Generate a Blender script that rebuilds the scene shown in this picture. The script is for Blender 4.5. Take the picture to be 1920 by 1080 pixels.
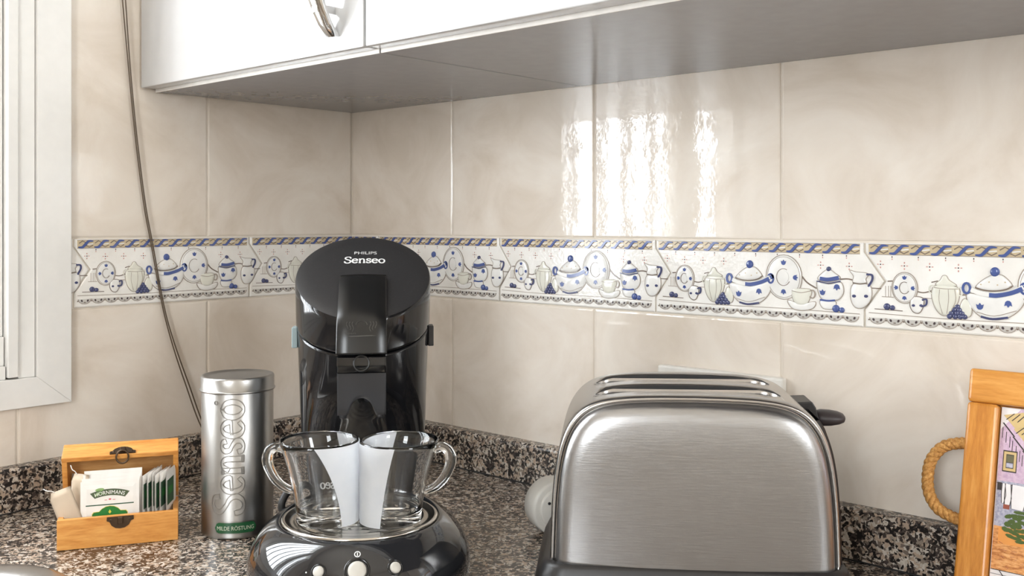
import bpy, bmesh, math, random
from mathutils import Vector, Matrix
R = math.radians
PI = math.pi
random.seed(7)
for o in list(bpy.data.objects):
    bpy.data.objects.remove(o)
SC = bpy.context.scene
COL = SC.collection

# ------------------------------------------------------------------ camera
# World: kitchen corner at the origin, worktop at z = 0, right-hand wall is the
# plane y = 0 (room at y < 0), left-hand wall is the plane x = 0 (room at x > 0).
CAM = Vector((1.2155, -0.9777, 0.337))
cd = bpy.data.cameras.new('camera')
cam = bpy.data.objects.new('camera', cd)
COL.objects.link(cam)
cam.location = CAM
cam.rotation_euler = (PI / 2, 0, math.asin(0.6684))
cd.sensor_width = 36
cd.lens = 1846 / 1920 * 36
cd.shift_y = -122 / 1920
cd.clip_start = 0.02
SC.camera = cam

# ------------------------------------------------------------------ sky and exposure
SC.view_settings.view_transform = 'Standard'
SC.view_settings.look = 'None'
SC.view_settings.gamma = 1
SC.view_settings.use_curve_mapping = False
SC.view_settings.exposure = 0.57
world = bpy.data.worlds.new('sky')
SC.world = world
world.use_nodes = True
wb = world.node_tree.nodes['Background']
wb.inputs['Color'].default_value = (0.91, 0.96, 1.0, 1)
wb.inputs['Strength'].default_value = 13.5

def portal(name, loc, rot, sx, sy):
    l = bpy.data.lights.new(name, 'AREA')
    l.shape = 'RECTANGLE'
    l.size = sx
    l.size_y = sy
    l.cycles.is_portal = True
    o = bpy.data.objects.new(name, l)
    o.location = loc
    o.rotation_euler = rot
    COL.objects.link(o)

# daylight enters by the small window in the left wall and by two unseen openings added to light the room from behind
portal('window_daylight', (-0.13, -0.901, 0.74), (0, -PI / 2, 0), 1.18, 0.86)
portal('added_rear_daylight', (1.45, -2.51, 0.75), (PI / 2, 0, 0), 0.6, 0.9)
portal('added_side_daylight', (2.51, -0.62, 0.72), (0, PI / 2, 0), 0.7, 0.34)

# ------------------------------------------------------------------ node helpers
def lin(c):
    def f(v):
        v /= 255.0
        return v / 12.92 if v <= 0.04045 else ((v + 0.055) / 1.055) ** 2.4
    return (f(c[0]), f(c[1]), f(c[2]), 1.0)

class NT:
    def __init__(s, name):
        s.m = bpy.data.materials.new(name)
        s.m.use_nodes = True
        s.t = s.m.node_tree
        s.b = s.t.nodes['Principled BSDF']
        s.out = s.t.nodes['Material Output']
    def n(s, typ, **kw):
        nd = s.t.nodes.new(typ)
        for k, v in kw.items():
            if k.startswith('i_'):
                nd.inputs[k[2:].replace('_', ' ')].default_value = v
            else:
                setattr(nd, k, v)
        return nd
    def l(s, a, b):
        s.t.links.new(a, b)
    def coords(s, scale=(1, 1, 1), jitter=False, rot=(0, 0, 0)):
        tc = s.n('ShaderNodeTexCoord')
        mp = s.n('ShaderNodeMapping')
        mp.inputs['Scale'].default_value = scale
        mp.inputs['Rotation'].default_value = rot
        src = tc.outputs['Object']
        if jitter:
            oi = s.n('ShaderNodeObjectInfo')
            ml = s.n('ShaderNodeMath', operation='MULTIPLY')
            ml.inputs[1].default_value = 37.0
            s.l(oi.outputs['Random'], ml.inputs[0])
            ad = s.n('ShaderNodeVectorMath', operation='ADD')
            s.l(src, ad.inputs[0])
            s.l(ml.outputs[0], ad.inputs[1])
            src = ad.outputs[0]
        s.l(src, mp.inputs['Vector'])
        return mp.outputs['Vector']
    def noise(s, vec, scale, detail=3.0, rough=0.5, dist=0.0):
        nd = s.n('ShaderNodeTexNoise')
        nd.inputs['Scale'].default_value = scale
        nd.inputs['Detail'].default_value = detail
        nd.inputs['Roughness'].default_value = rough
        nd.inputs['Distortion'].default_value = dist
        if vec is not None:
            s.l(vec, nd.inputs['Vector'])
        return nd
    def ramp(s, fac, stops, interp='LINEAR'):
        nd = s.n('ShaderNodeValToRGB')
        cr = nd.color_ramp
        cr.interpolation = interp
        while len(cr.elements) < len(stops):
            cr.elements.new(0.5)
        for e, (p, c) in zip(cr.elements, stops):
            e.position = p
            e.color = c if len(c) == 4 else (*c, 1)
        s.l(fac, nd.inputs['Fac'])
        return nd.outputs['Color']
    def bump(s, h, strength=0.2, dist=0.001):
        nd = s.n('ShaderNodeBump')
        nd.inputs['Strength'].default_value = strength
        nd.inputs['Distance'].default_value = dist
        s.l(h, nd.inputs['Height'])
        s.l(nd.outputs['Normal'], s.b.inputs['Normal'])
        return nd

def plain(name, rgb, rough=0.5, metal=0.0, spec=0.5, coat=0.0, vary=0.05):
    t = NT(name)
    t.b.inputs['Roughness'].default_value = rough
    t.b.inputs['Metallic'].default_value = metal
    t.b.inputs['Specular IOR Level'].default_value = spec
    t.b.inputs['Coat Weight'].default_value = coat
    c = lin(rgb)
    v = t.coords()
    nz = t.noise(v, 60, 2)
    lo = tuple(x * (1 - vary) for x in c[:3])
    hi = tuple(min(1, x * (1 + vary)) for x in c[:3])
    t.l(t.ramp(nz.outputs['Fac'], [(0.3, lo), (0.7, hi)]), t.b.inputs['Base Color'])
    return t.m

M = {}
def build_materials():
    # beige marbled wall tile
    t = NT('beige_glazed_tile')
    v = t.coords(jitter=True)
    n1 = t.noise(v, 7, 6, 0.6, 1.2)
    c1 = t.ramp(n1.outputs['Fac'], [(0.28, lin((206, 193, 177))), (0.5, lin((219, 208, 195))), (0.75, lin((228, 220, 209)))])
    t.l(c1, t.b.inputs['Base Color'])
    t.b.inputs['Roughness'].default_value = 0.035
    t.b.inputs['Specular IOR Level'].default_value = 0.5
    v2 = t.coords((1, 1, 1), jitter=True)
    n2 = t.noise(v2, 26, 2, 0.5)
    n3 = t.noise(v2, 190, 2, 0.5)
    ad = t.n('ShaderNodeMath', operation='MULTIPLY_ADD')
    t.l(n3.outputs['Fac'], ad.inputs[0])
    ad.inputs[1].default_value = 0.20
    t.l(n2.outputs['Fac'], ad.inputs[2])
    t.bump(ad.outputs[0], 0.20, 0.0012)
    M['tile'] = t.m
    M['grout'] = plain('pale_grout', (214, 204, 190), 0.8)
    # glazed white of the border strip
    t = NT('white_relief_glaze')
    v = t.coords(jitter=True)
    t.l(t.ramp(t.noise(v, 30, 4).outputs['Fac'], [(0.3, lin((226, 222, 215))), (0.7, lin((238, 235, 230)))]), t.b.inputs['Base Color'])
    t.b.inputs['Roughness'].default_value = 0.08
    t.bump(t.noise(v, 240, 2).outputs['Fac'], 0.35, 0.0010)
    M['glaze'] = t.m
    M['a_white'] = plain('painted_white_glaze', (228, 226, 222), 0.12)
    M['a_cream'] = plain('painted_cream_green_glaze', (220, 218, 206), 0.12)
    M['a_grey'] = plain('painted_shade_glaze', (190, 186, 180), 0.12)
    M['a_line'] = plain('painted_brown_line', (122, 108, 98), 0.15)
    M['a_soft'] = plain('painted_soft_line', (160, 148, 136), 0.15)
    M['a_blue'] = plain('painted_cobalt', (76, 92, 146), 0.12)
    M['a_navy'] = plain('painted_navy', (74, 78, 112), 0.12)
    M['a_gold'] = plain('painted_ochre', (200, 182, 150), 0.15)
    M['a_rose'] = plain('painted_rose_dot', (200, 150, 140), 0.15)
    M['a_dark'] = plain('painted_dark_brown', (74, 64, 66), 0.15)
    # granite
    t = NT('speckled_granite')
    tc = t.coords()
    wob = t.noise(tc, 120, 3, 0.6)
    mx = t.n('ShaderNodeMixRGB', blend_type='ADD')
    mx.inputs['Fac'].default_value = 0.012
    t.l(tc, mx.inputs['Color1'])
    t.l(wob.outputs['Color'], mx.inputs['Color2'])
    vo = t.n('ShaderNodeTexVoronoi')
    vo.inputs['Scale'].default_value = 270
    t.l(mx.outputs[0], vo.inputs['Vector'])
    sp = t.n('ShaderNodeSeparateColor')
    t.l(vo.outputs['Color'], sp.inputs[0])
    base = t.ramp(sp.outputs[0], [(0.0, lin((180, 169, 156))), (0.20, lin((168, 148, 130))), (0.38, lin((136, 124, 112))),
                                  (0.52, lin((194, 184, 172))), (0.70, lin((112, 99, 89))), (0.84, lin((162, 144, 127)))], 'CONSTANT')
    vo2 = t.n('ShaderNodeTexVoronoi')
    vo2.inputs['Scale'].default_value = 340
    t.l(mx.outputs[0], vo2.inputs['Vector'])
    sp2 = t.n('ShaderNodeSeparateColor')
    t.l(vo2.outputs['Color'], sp2.inputs[0])
    cl = t.noise(tc, 75, 2, 0.5)
    am = t.n('ShaderNodeMath', operation='MULTIPLY_ADD')
    t.l(cl.outputs['Fac'], am.inputs[0])
    am.inputs[1].default_value = 1.5
    t.l(sp2.outputs[1], am.inputs[2])
    mask = t.ramp(am.outputs[0], [(0.0, (0, 0, 0)), (0.93, (0, 0, 0)), (0.97, (1, 1, 1))])
    fz = t.n('ShaderNodeMath', operation='MULTIPLY')
    t.l(am.outputs[0], fz.inputs[0])
    fz.inputs[1].default_value = 0.62
    mask = t.ramp(fz.outputs[0], [(0.0, (0, 0, 0)), (0.775, (0, 0, 0)), (0.80, (1, 1, 1))])
    mm = t.n('ShaderNodeMixRGB')
    t.l(mask, mm.inputs['Fac'])
    t.l(base, mm.inputs['Color1'])
    dk = t.ramp(sp2.outputs[2], [(0.0, lin((36, 32, 31))), (0.6, lin((66, 58, 54)))], 'CONSTANT')
    t.l(dk, mm.inputs['Color2'])
    t.l(mm.outputs[0], t.b.inputs['Base Color'])
    t.b.inputs['Roughness'].default_value = 0.22
    M['granite'] = t.m
    # metals
    def steel(name, rgb, rough, scl, bs):
        t = NT(name)
        t.b.inputs['Metallic'].default_value = 1.0
        v = t.coords(scl)
        nz = t.noise(v, 1.0, 4, 0.6)
        c = lin(rgb)
        t.l(t.ramp(nz.outputs['Fac'], [(0.3, tuple(x * 0.93 for x in c[:3])), (0.7, c)]), t.b.inputs['Base Color'])
        mr = t.n('ShaderNodeMapRange')
        mr.inputs['To Min'].default_value = rough * 0.8
        mr.inputs['To Max'].default_value = rough * 1.25
        t.l(nz.outputs['Fac'], mr.inputs['Value'])
        t.l(mr.outputs[0], t.b.inputs['Roughness'])
        t.bump(nz.outputs['Fac'], bs, 0.0004)
        return t.m
    M['brushed'] = steel('brushed_steel', (166, 165, 165), 0.32, (50, 900, 700), 0.22)
    M['satin'] = steel('satin_steel', (184, 181, 178), 0.24, (40, 500, 500), 0.05)
    M['tin'] = plain('matt_tinplate', (166, 164, 161), 0.33, 1.0, vary=0.02)
    M['chrome'] = steel('polished_chrome', (225, 225, 225), 0.07, (30, 30, 30), 0.01)
    M['tray_steel'] = steel('polished_tray_steel', (205, 200, 192), 0.16, (120, 120, 120), 0.02)
    M['bronze'] = steel('dark_bronze', (92, 76, 62), 0.38, (300, 300, 300), 0.15)
    # plastics
    M['black_gloss'] = plain('gloss_black_plastic', (20, 20, 22), 0.07, spec=0.55)
    M['base_gloss'] = plain('gloss_charcoal_plastic', (30, 31, 34), 0.06, spec=0.6, coat=0.3)
    t = NT('matt_black_lid')
    v = t.coords()
    t.l(t.ramp(t.noise(v, 500, 3, 0.7).outputs['Fac'], [(0.3, lin((38, 37, 38))), (0.66, lin((44, 43, 44))), (0.78, lin((88, 86, 84)))]), t.b.inputs['Base Color'])
    t.b.inputs['Roughness'].default_value = 0.42
    M['lid_matt'] = t.m
    M['lever_black'] = plain('satin_black_lever', (18, 18, 18), 0.28)
    M['dark_plastic'] = plain('dark_grey_plastic', (30, 28, 28), 0.4)
    M['knob_plastic'] = plain('brown_grey_plastic', (54, 47, 48), 0.45)
    M['grey_button'] = plain('warm_grey_button', (190, 186, 178), 0.35)
    M['tab_blue'] = plain('pale_blue_tab', (150, 168, 172), 0.25)
    M['logo_white'] = plain('printed_white', (232, 232, 230), 0.4)
    M['white_plastic'] = plain('ivory_white_plastic', (226, 222, 214), 0.35)
    M['plug_white'] = plain('grey_white_plastic', (205, 202, 195), 0.4)
    M['window_white'] = plain('white_lacquered_aluminium', (226, 224, 220), 0.18, vary=0.02)
    M['door_white'] = plain('gloss_white_laminate', (190, 189, 188), 0.08, vary=0.01)
    M['edge_white'] = plain('white_edging', (232, 228, 222), 0.25)
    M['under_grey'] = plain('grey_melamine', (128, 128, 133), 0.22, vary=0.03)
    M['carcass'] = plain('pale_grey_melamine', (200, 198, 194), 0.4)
    M['dark_gap'] = plain('dark_gap', (30, 29, 29), 0.6)
    M['plaster'] = plain('warm_sand_plaster', (222, 213, 200), 0.85)
    M['floor'] = plain('terracotta_beige_floor', (176, 160, 142), 0.5)
    M['cord'] = plain('brown_cord', (88, 72, 54), 0.5)
    M['black_cord'] = plain('black_rubber_cord', (26, 25, 24), 0.5)
    # woods
    def wood(name, a, b, c, rough=0.35, sc=(1, 1, 1)):
        t = NT(name)
        v = t.coords(sc, jitter=True)
        n1 = t.noise(v, 9, 5, 0.6, 1.6)
        n2 = t.noise(v, 55, 3, 0.6)
        mx = t.n('ShaderNodeMixRGB')
        mx.inputs['Fac'].default_value = 0.35
        t.l(n1.outputs['Fac'], mx.inputs['Color1'])
        t.l(n2.outputs['Fac'], mx.inputs['Color2'])
        t.l(t.ramp(mx.outputs[0], [(0.33, lin(a)), (0.5, lin(b)), (0.66, lin(c))]), t.b.inputs['Base Color'])
        t.b.inputs['Roughness'].default_value = rough
        t.bump(n2.outputs['Fac'], 0.08, 0.0005)
        return t.m
    M['pine_x'] = wood('orange_pine_along_x', (190, 120, 52), (212, 146, 72), (226, 166, 92), sc=(1.2, 8, 8))
    M['pine_in'] = wood('raw_pine_inside', (168, 118, 62), (188, 140, 84), (204, 160, 104), 0.6, sc=(1.2, 8, 8))
    M['frame_x'] = wood('honey_wood_along_x', (186, 118, 44), (206, 140, 62), (222, 160, 84), 0.3, sc=(1.0, 7, 7))
    M['frame_z'] = wood('honey_wood_upright', (176, 108, 38), (202, 134, 56), (222, 160, 82), 0.3, sc=(7, 7, 1.0))
    t = NT('twisted_sisal')
    v = t.coords()
    t.l(t.ramp(t.noise(v, 420, 3, 0.7).outputs['Fac'], [(0.3, lin((150, 98, 44))), (0.55, lin((190, 138, 72))), (0.75, lin((216, 172, 108)))]), t.b.inputs['Base Color'])
    t.b.inputs['Roughness'].default_value = 0.75
    t.bump(t.noise(v, 900, 2).outputs['Fac'], 0.6, 0.0006)
    M['rope'] = t.m
    # paper and print
    M['paper'] = plain('white_envelope_paper', (232, 228, 222), 0.6)
    M['filter'] = plain('beige_filter_paper', (198, 180, 158), 0.8)
    M['p_green'] = plain('print_green', (24, 118, 40), 0.5)
    M['p_dkgreen'] = plain('print_dark_green', (38, 78, 52), 0.5)
    M['p_olive'] = plain('print_olive', (74, 86, 58), 0.5)
    M['p_leaf'] = plain('print_leaf_green', (136, 168, 104), 0.5)
    M['p_leafd'] = plain('print_leaf_dark', (88, 122, 70), 0.5)
    M['p_yellow'] = plain('print_yellow', (214, 206, 70), 0.5)
    M['p_red'] = plain('print_red', (206, 84, 96), 0.5)
    M['p_white'] = plain('print_white', (240, 238, 232), 0.5)
    M['badge_green'] = plain('badge_green_enamel', (30, 84, 50), 0.3)
    M['badge_text'] = plain('badge_pale_text', (206, 210, 190), 0.4)
    # framed ceramic picture
    M['q_sky'] = plain('picture_white_glaze', (226, 222, 222), 0.2)
    t = NT('picture_lilac_wall')
    v = t.coords()
    t.l(t.ramp(t.noise(v, 300, 4, 0.7).outputs['Fac'], [(0.3, lin((186, 156, 182))), (0.7, lin((214, 190, 206)))]), t.b.inputs['Base Color'])
    t.b.inputs['Roughness'].default_value = 0.2
    M['q_lilac'] = t.m
    t = NT('picture_grey_blue_ground')
    v = t.coords()
    t.l(t.ramp(t.noise(v, 380, 4, 0.7).outputs['Fac'], [(0.35, lin((140, 142, 166))), (0.65, lin((192, 190, 202)))]), t.b.inputs['Base Color'])
    t.b.inputs['Roughness'].default_value = 0.2
    M['q_greyblue'] = t.m
    t = NT('picture_straw')
    v = t.coords((120, 900, 400))
    t.l(t.ramp(t.noise(v, 1, 3, 0.7).outputs['Fac'], [(0.35, lin((168, 104, 60))), (0.5, lin((214, 150, 92))), (0.65, lin((230, 176, 120)))]), t.b.inputs['Base Color'])
    t.b.inputs['Roughness'].default_value = 0.2
    M['q_straw'] = t.m
    M['q_orange'] = plain('picture_orange', (222, 150, 80), 0.2)
    M['q_roof'] = plain('picture_roof_ochre', (206, 180, 128), 0.2)
    M['q_line'] = plain('picture_ink', (56, 50, 50), 0.3)
    M['q_leaf'] = plain('picture_leaf_green', (78, 96, 50), 0.2)
    M['q_glass'] = plain('picture_pane_olive', (110, 106, 84), 0.2)
    M['q_cloth'] = plain('picture_white_cloth', (232, 228, 228), 0.2)
    M['q_red'] = plain('picture_brick_red', (150, 84, 70), 0.2)
    # glass
    t = NT('clear_glass')
    t.b.inputs['Base Color'].default_value = (0.985, 0.99, 0.99, 1)
    t.b.inputs['Roughness'].default_value = 0.0
    t.b.inputs['Transmission Weight'].default_value = 1.0
    t.b.inputs['IOR'].default_value = 1.47
    M['glass'] = t.m
    t = NT('frosted_white_band')
    t.b.inputs['Base Color'].default_value = lin((236, 238, 242))
    t.b.inputs['Roughness'].default_value = 0.45
    tr = t.n('ShaderNodeBsdfTranslucent')
    tr.inputs['Color'].default_value = lin((236, 238, 242))
    ms = t.n('ShaderNodeMixShader')
    ms.inputs['Fac'].default_value = 0.45
    t.l(t.b.outputs[0], ms.inputs[1])
    t.l(tr.outputs[0], ms.inputs[2])
    t.l(ms.outputs[0], t.out.inputs['Surface'])
    nz = t.noise(t.coords(), 90, 2)
    t.l(t.ramp(nz.outputs['Fac'], [(0.3, lin((230, 233, 238))), (0.7, lin((238, 240, 243)))]), t.b.inputs['Base Color'])
    M['frost'] = t.m
    t = NT('window_pane_glass')
    tb = t.n('ShaderNodeBsdfTransparent')
    gb = t.n('ShaderNodeBsdfGlossy')
    gb.inputs['Roughness'].default_value = 0.01
    ms = t.n('ShaderNodeMixShader')
    ms.inputs['Fac'].default_value = 0.04
    t.l(tb.outputs[0], ms.inputs[1])
    t.l(gb.outputs[0], ms.inputs[2])
    t.l(ms.outputs[0], t.out.inputs['Surface'])
    M['pane'] = t.m
build_materials()

# ------------------------------------------------------------------ mesh helpers
class MB:
    """collects verts / faces with material index and smooth flag"""
    def __init__(s):
        s.v, s.f, s.mi, s.sm, s.mats = [], [], [], [], []
    def mid(s, m):
        if m not in s.mats:
            s.mats.append(m)
        return s.mats.index(m)
    def face(s, idx, m, smooth=False):
        s.f.append(tuple(idx))
        s.mi.append(s.mid(m))
        s.sm.append(smooth)
    def vert(s, p):
        s.v.append(tuple(p))
        return len(s.v) - 1
    def box(s, lo, hi, m):
        x0, y0, z0 = lo
        x1, y1, z1 = hi
        b = len(s.v)
        s.v += [(x0, y0, z0), (x1, y0, z0), (x1, y1, z0), (x0, y1, z0), (x0, y0, z1), (x1, y0, z1), (x1, y1, z1), (x0, y1, z1)]
        for q in ((0, 3, 2, 1), (4, 5, 6, 7), (0, 1, 5, 4), (1, 2, 6, 5), (2, 3, 7, 6), (3, 0, 4, 7)):
            s.face([b + i for i in q], m)
    def loft(s, rings, m, closed=True, cap0=False, cap1=False, smooth=True, loop=False):
        """rings: equally long point lists"""
        n = len(rings[0])
        ids = [[s.vert(p) for p in r] for r in rings]
        k = len(ids)
        for a in range(k if loop else k - 1):
            A, B = ids[a], ids[(a + 1) % k]
            for i in range(n if closed else n - 1):
                j = (i + 1) % n
                mm = m(a, i) if callable(m) else m
                s.face((A[i], A[j], B[j], B[i]), mm, smooth)
        m0 = m(0, 0) if callable(m) else m
        m1 = m(k - 2, 0) if callable(m) else m
        if cap0:
            s.face(list(reversed(ids[0])), m0, False)
        if cap1:
            s.face(ids[-1], m1, False)
        return ids
    def lathe(s, prof, m, seg=48, c=(0, 0), smooth=True):
        rings = []
        for r, z in prof:
            r = max(r, 1e-5)
            rings.append([(c[0] + r * math.cos(2 * PI * i / seg), c[1] + r * math.sin(2 * PI * i / seg), z) for i in range(seg)])
        s.loft(rings, m, smooth=smooth)
    def tube(s, path, rad, m, seg=10, caps=True, loop=False, flat=1.0):
        P = [Vector(p) for p in path]
        n = len(P)
        rings = []
        up = None
        for i in range(n):
            if loop:
                t = (P[(i + 1) % n] - P[i - 1]).normalized()
            else:
                t = (P[min(i + 1, n - 1)] - P[max(i - 1, 0)]).normalized()
            if up is None:
                a = Vector((0, 0, 1)) if abs(t.z) < 0.9 else Vector((1, 0, 0))
                up = (a - t * a.dot(t)).normalized()
            else:
                up = (up - t * up.dot(t)).normalized()
            sd = t.cross(up)
            r = rad[i] if isinstance(rad, (list, tuple)) else rad
            rings.append([P[i] + sd * (r * math.cos(2 * PI * k / seg)) + up * (r * flat * math.sin(2 * PI * k / seg)) for k in range(seg)])
        s.loft(rings, m, loop=loop)
        if caps and not loop:
            b = len(s.v)
            s.face([b - seg + k for k in range(seg)], m)
            b0 = b - seg * n
            s.face([b0 + k for k in reversed(range(seg))], m)
    def build(s, name, parent=None, bevel=0.0, segs=2, xf=None, weld=False, subsurf=0, autosmooth=False):
        me = bpy.data.meshes.new(name)
        vs = [xf @ Vector(p) for p in s.v] if xf is not None else s.v
        me.from_pydata([tuple(p) for p in vs], [], s.f)
        for m in s.mats:
            me.materials.append(m)
        me.polygons.foreach_set('material_index', s.mi)
        me.polygons.foreach_set('use_smooth', s.sm)
        bm = bmesh.new()
        bm.from_mesh(me)
        if weld:
            bmesh.ops.remove_doubles(bm, verts=bm.verts, dist=1e-6)
        bmesh.ops.recalc_face_normals(bm, faces=bm.faces)
        if bevel > 0:
            ed = [e for e in bm.edges if len(e.link_faces) == 2 and e.calc_face_angle(0) > 0.5]
            bmesh.ops.bevel(bm, geom=ed, offset=bevel, offset_type='OFFSET', segments=segs, profile=0.5, affect='EDGES', clamp_overlap=True)
        bm.to_mesh(me)
        bm.free()
        me.update()
        return link(name, me, parent)

def link(name, me, parent=None):
    o = bpy.data.objects.new(name, me)
    COL.objects.link(o)
    if parent is not None:
        o.parent = parent
    return o
def tag(o, label, cat, group=None):
    o['label'] = label
    o['category'] = cat
    if group:
        o['group'] = group
    return o
def thing(name, label, cat, loc=(0, 0, 0), rz=0.0, group=None):
    o = bpy.data.objects.new(name, None)
    o.empty_display_size = 0.02
    o.location = loc
    o.rotation_euler = (0, 0, rz)
    COL.objects.link(o)
    return tag(o, label, cat, group)
def struct(o, label=None):
    o['kind'] = 'structure'
    if label:
        o['label'] = label
    return o
def bbox(name, lo, hi, m, parent=None, bevel=0.0, segs=2):
    b = MB()
    b.box(lo, hi, m)
    return b.build(name, parent, bevel, segs)

def spline(pts, n=8, closed=False):
    """Catmull-Rom through points of any dimension"""
    P = [Vector(p) for p in pts]
    k = len(P)
    out = []
    rng = range(k if closed else k - 1)
    for i in rng:
        if closed:
            a, b, c, d = P[i - 1], P[i], P[(i + 1) % k], P[(i + 2) % k]
        else:
            b, c = P[i], P[i + 1]
            a = P[i - 1] if i > 0 else b * 2 - c
            d = P[i + 2] if i + 2 < k else c * 2 - b
        for j in range(n):
            t = j / n
            out.append(0.5 * ((2 * b) + (c - a) * t + (2 * a - 5 * b + 4 * c - d) * t * t + (3 * b - a - 3 * c + d) * t ** 3))
    if not closed:
        out.append(P[-1].copy())
    return out

TEXT_CACHE = {}
def text_polys(s, size=1.0):
    """the flat polygons of a word in Blender's own font, centred on x, baseline at 0"""
    if s not in TEXT_CACHE:
        cu = bpy.data.curves.new('word', 'FONT')
        cu.body = s
        cu.size = 1.0
        cu.resolution_u = 3
        ob = bpy.data.objects.new('word', cu)
        COL.objects.link(ob)
        dg = bpy.context.evaluated_depsgraph_get()
        me = bpy.data.meshes.new_from_object(ob.evaluated_get(dg))
        vs = [(v.co.x, v.co.y) for v in me.vertices]
        fs = [tuple(p.vertices) for p in me.polygons]
        bpy.data.objects.remove(ob)
        bpy.data.meshes.remove(me)
        bpy.data.curves.remove(cu)
        x0 = min(v[0] for v in vs)
        x1 = max(v[0] for v in vs)
        TEXT_CACHE[s] = ([(x - (x0 + x1) / 2, y) for x, y in vs], fs, x1 - x0)
    vs, fs, w = TEXT_CACHE[s]
    return [(x * size, y * size) for x, y in vs], fs, w * size

class Draw(MB):
    """flat relief drawing in (u, v) with height h; warp maps (u, v, h) to 3-D"""
    def __init__(s, warp=None):
        super().__init__()
        s.warp = warp or (lambda u, v, h: (u, v, h))
    def pt(s, u, v, h):
        return s.vert(s.warp(u, v, h))
    def poly(s, pts, m, h1, h0=0.0, sides=True):
        m = M[m]
        top = [s.pt(p[0], p[1], h1) for p in pts]
        s.face(top, m)
        if sides:
            bot = [s.pt(p[0], p[1], h0) for p in pts]
            n = len(pts)
            for i in range(n):
                j = (i + 1) % n
                s.face((bot[i], bot[j], top[j], top[i]), m)
    def dome(s, pts, m, h, h0=0.0):
        m = M[m]
        cx = sum(p[0] for p in pts) / len(pts)
        cy = sum(p[1] for p in pts) / len(pts)
        rings = []
        for k, hh in ((1.0, h0), (0.97, h0 + (h - h0) * 0.45), (0.86, h0 + (h - h0) * 0.8), (0.6, h)):
            rings.append([s.pt(cx + (p[0] - cx) * k, cy + (p[1] - cy) * k, hh) for p in pts])
        n = len(pts)
        for a in range(3):
            for i in range(n):
                j = (i + 1) % n
                s.face((rings[a][i], rings[a][j], rings[a + 1][j], rings[a + 1][i]), m, True)
        s.face(rings[3], m, True)
    def stroke(s, pts, w, m, h1, h0=0.0, closed=False, nib=None):
        m = M[m]
        P = [Vector((p[0], p[1])) for p in pts]
        n = len(P)
        L, Rr, Lb, Rb = [], [], [], []
        for i in range(n):
            if closed:
                t = P[(i + 1) % n] - P[i - 1]
            else:
                t = P[min(i + 1, n - 1)] - P[max(i - 1, 0)]
            if t.length < 1e-9:
                t = Vector((1, 0))
            t.normalize()
            nn = Vector((-t.y, t.x))
            ww = w[i] if isinstance(w, (list, tuple)) else w
            if nib:
                ww = nib[0] + (nib[1] - nib[0]) * abs(t.y) ** 1.3
            a, b = P[i] + nn * ww / 2, P[i] - nn * ww / 2
            L.append(s.pt(a.x, a.y, h1))
            Rr.append(s.pt(b.x, b.y, h1))
            Lb.append(s.pt(a.x, a.y, h0))
            Rb.append(s.pt(b.x, b.y, h0))
        for i in range(n if closed else n - 1):
            j = (i + 1) % n
            s.face((Rr[i], Rr[j], L[j], L[i]), m)
            s.face((L[i], L[j], Lb[j], Lb[i]), m)
            s.face((Rb[i], Rb[j], Rr[j], Rr[i]), m)
        if not closed:
            s.face((L[0], Lb[0], Rb[0], Rr[0]), m)
            s.face((Rr[-1], Rb[-1], Lb[-1], L[-1]), m)
    def disc(s, c, rx, ry, m, h1, h0=0.0, n=16, dome=False, rot=0.0):
        pts = []
        for i in range(n):
            a = 2 * PI * i / n
            x, y = rx * math.cos(a), ry * math.sin(a)
            pts.append((c[0] + x * math.cos(rot) - y * math.sin(rot), c[1] + x * math.sin(rot) + y * math.cos(rot)))
        if dome:
            s.dome(pts, m, h1, h0)
        else:
            s.poly(pts, m, h1, h0)
    def ring(s, c, rx, ry, w, m, h1, h0=0.0, n=28, a0=0, a1=360):
        full = abs(a1 - a0) >= 360
        k = n if full else n + 1
        pts = [(c[0] + rx * math.cos(R(a0 + (a1 - a0) * i / n)), c[1] + ry * math.sin(R(a0 + (a1 - a0) * i / n))) for i in range(k)]
        s.stroke(pts, w, m, h1, h0, closed=full)
    def text(s, word, size, m, h, place):
        """place maps text-plane (x, y) to (u, v)"""
        vs, fs, w = text_polys(word, size)
        b = len(s.v)
        for x, y in vs:
            u, v = place(x, y)
            s.pt(u, v, h)
        for f in fs:
            s.face([b + i for i in f], M[m])
        return w

# calligraphic serif lettering of the word on tin, machine and cup
GLYPH = {
    'S': (0.98, 1.0, [[(0.80, 1.12), (0.72, 1.40), (0.44, 1.48), (0.14, 1.34), (0.10, 1.05), (0.36, 0.82), (0.68, 0.62), (0.80, 0.34), (0.64, 0.06), (0.34, -0.02), (0.08, 0.12), (0.00, 0.40)]]),
    'e': (0.88, 1.0, [[(0.10, 0.54), (0.40, 0.56), (0.68, 0.60), (0.62, 0.86), (0.38, 1.0), (0.13, 0.84), (0.04, 0.50), (0.14, 0.14), (0.42, 0.0), (0.70, 0.20)]]),
    'n': (1.0, 1.0, [[(0.14, 0.98), (0.14, 0.5), (0.14, 0.02)], [(0.16, 0.66), (0.32, 0.92), (0.54, 0.98), (0.68, 0.78), (0.70, 0.4), (0.70, 0.02)],
                     [(-0.02, 0.02), (0.30, 0.02)], [(0.54, 0.02), (0.86, 0.02)], [(-0.02, 0.94), (0.14, 0.97)]]),
    's': (0.74, 1.0, [[(0.54, 0.78), (0.46, 0.96), (0.26, 1.0), (0.08, 0.86), (0.12, 0.64), (0.36, 0.50), (0.54, 0.34), (0.52, 0.12), (0.30, 0.0), (0.10, 0.06), (0.02, 0.26)]]),
    'o': (0.84, 1.0, [[(0.40, 1.0), (0.14, 0.84), (0.04, 0.50), (0.14, 0.16), (0.40, 0.0), (0.66, 0.16), (0.76, 0.50), (0.66, 0.84), (0.40, 1.0)]]),
}
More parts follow.
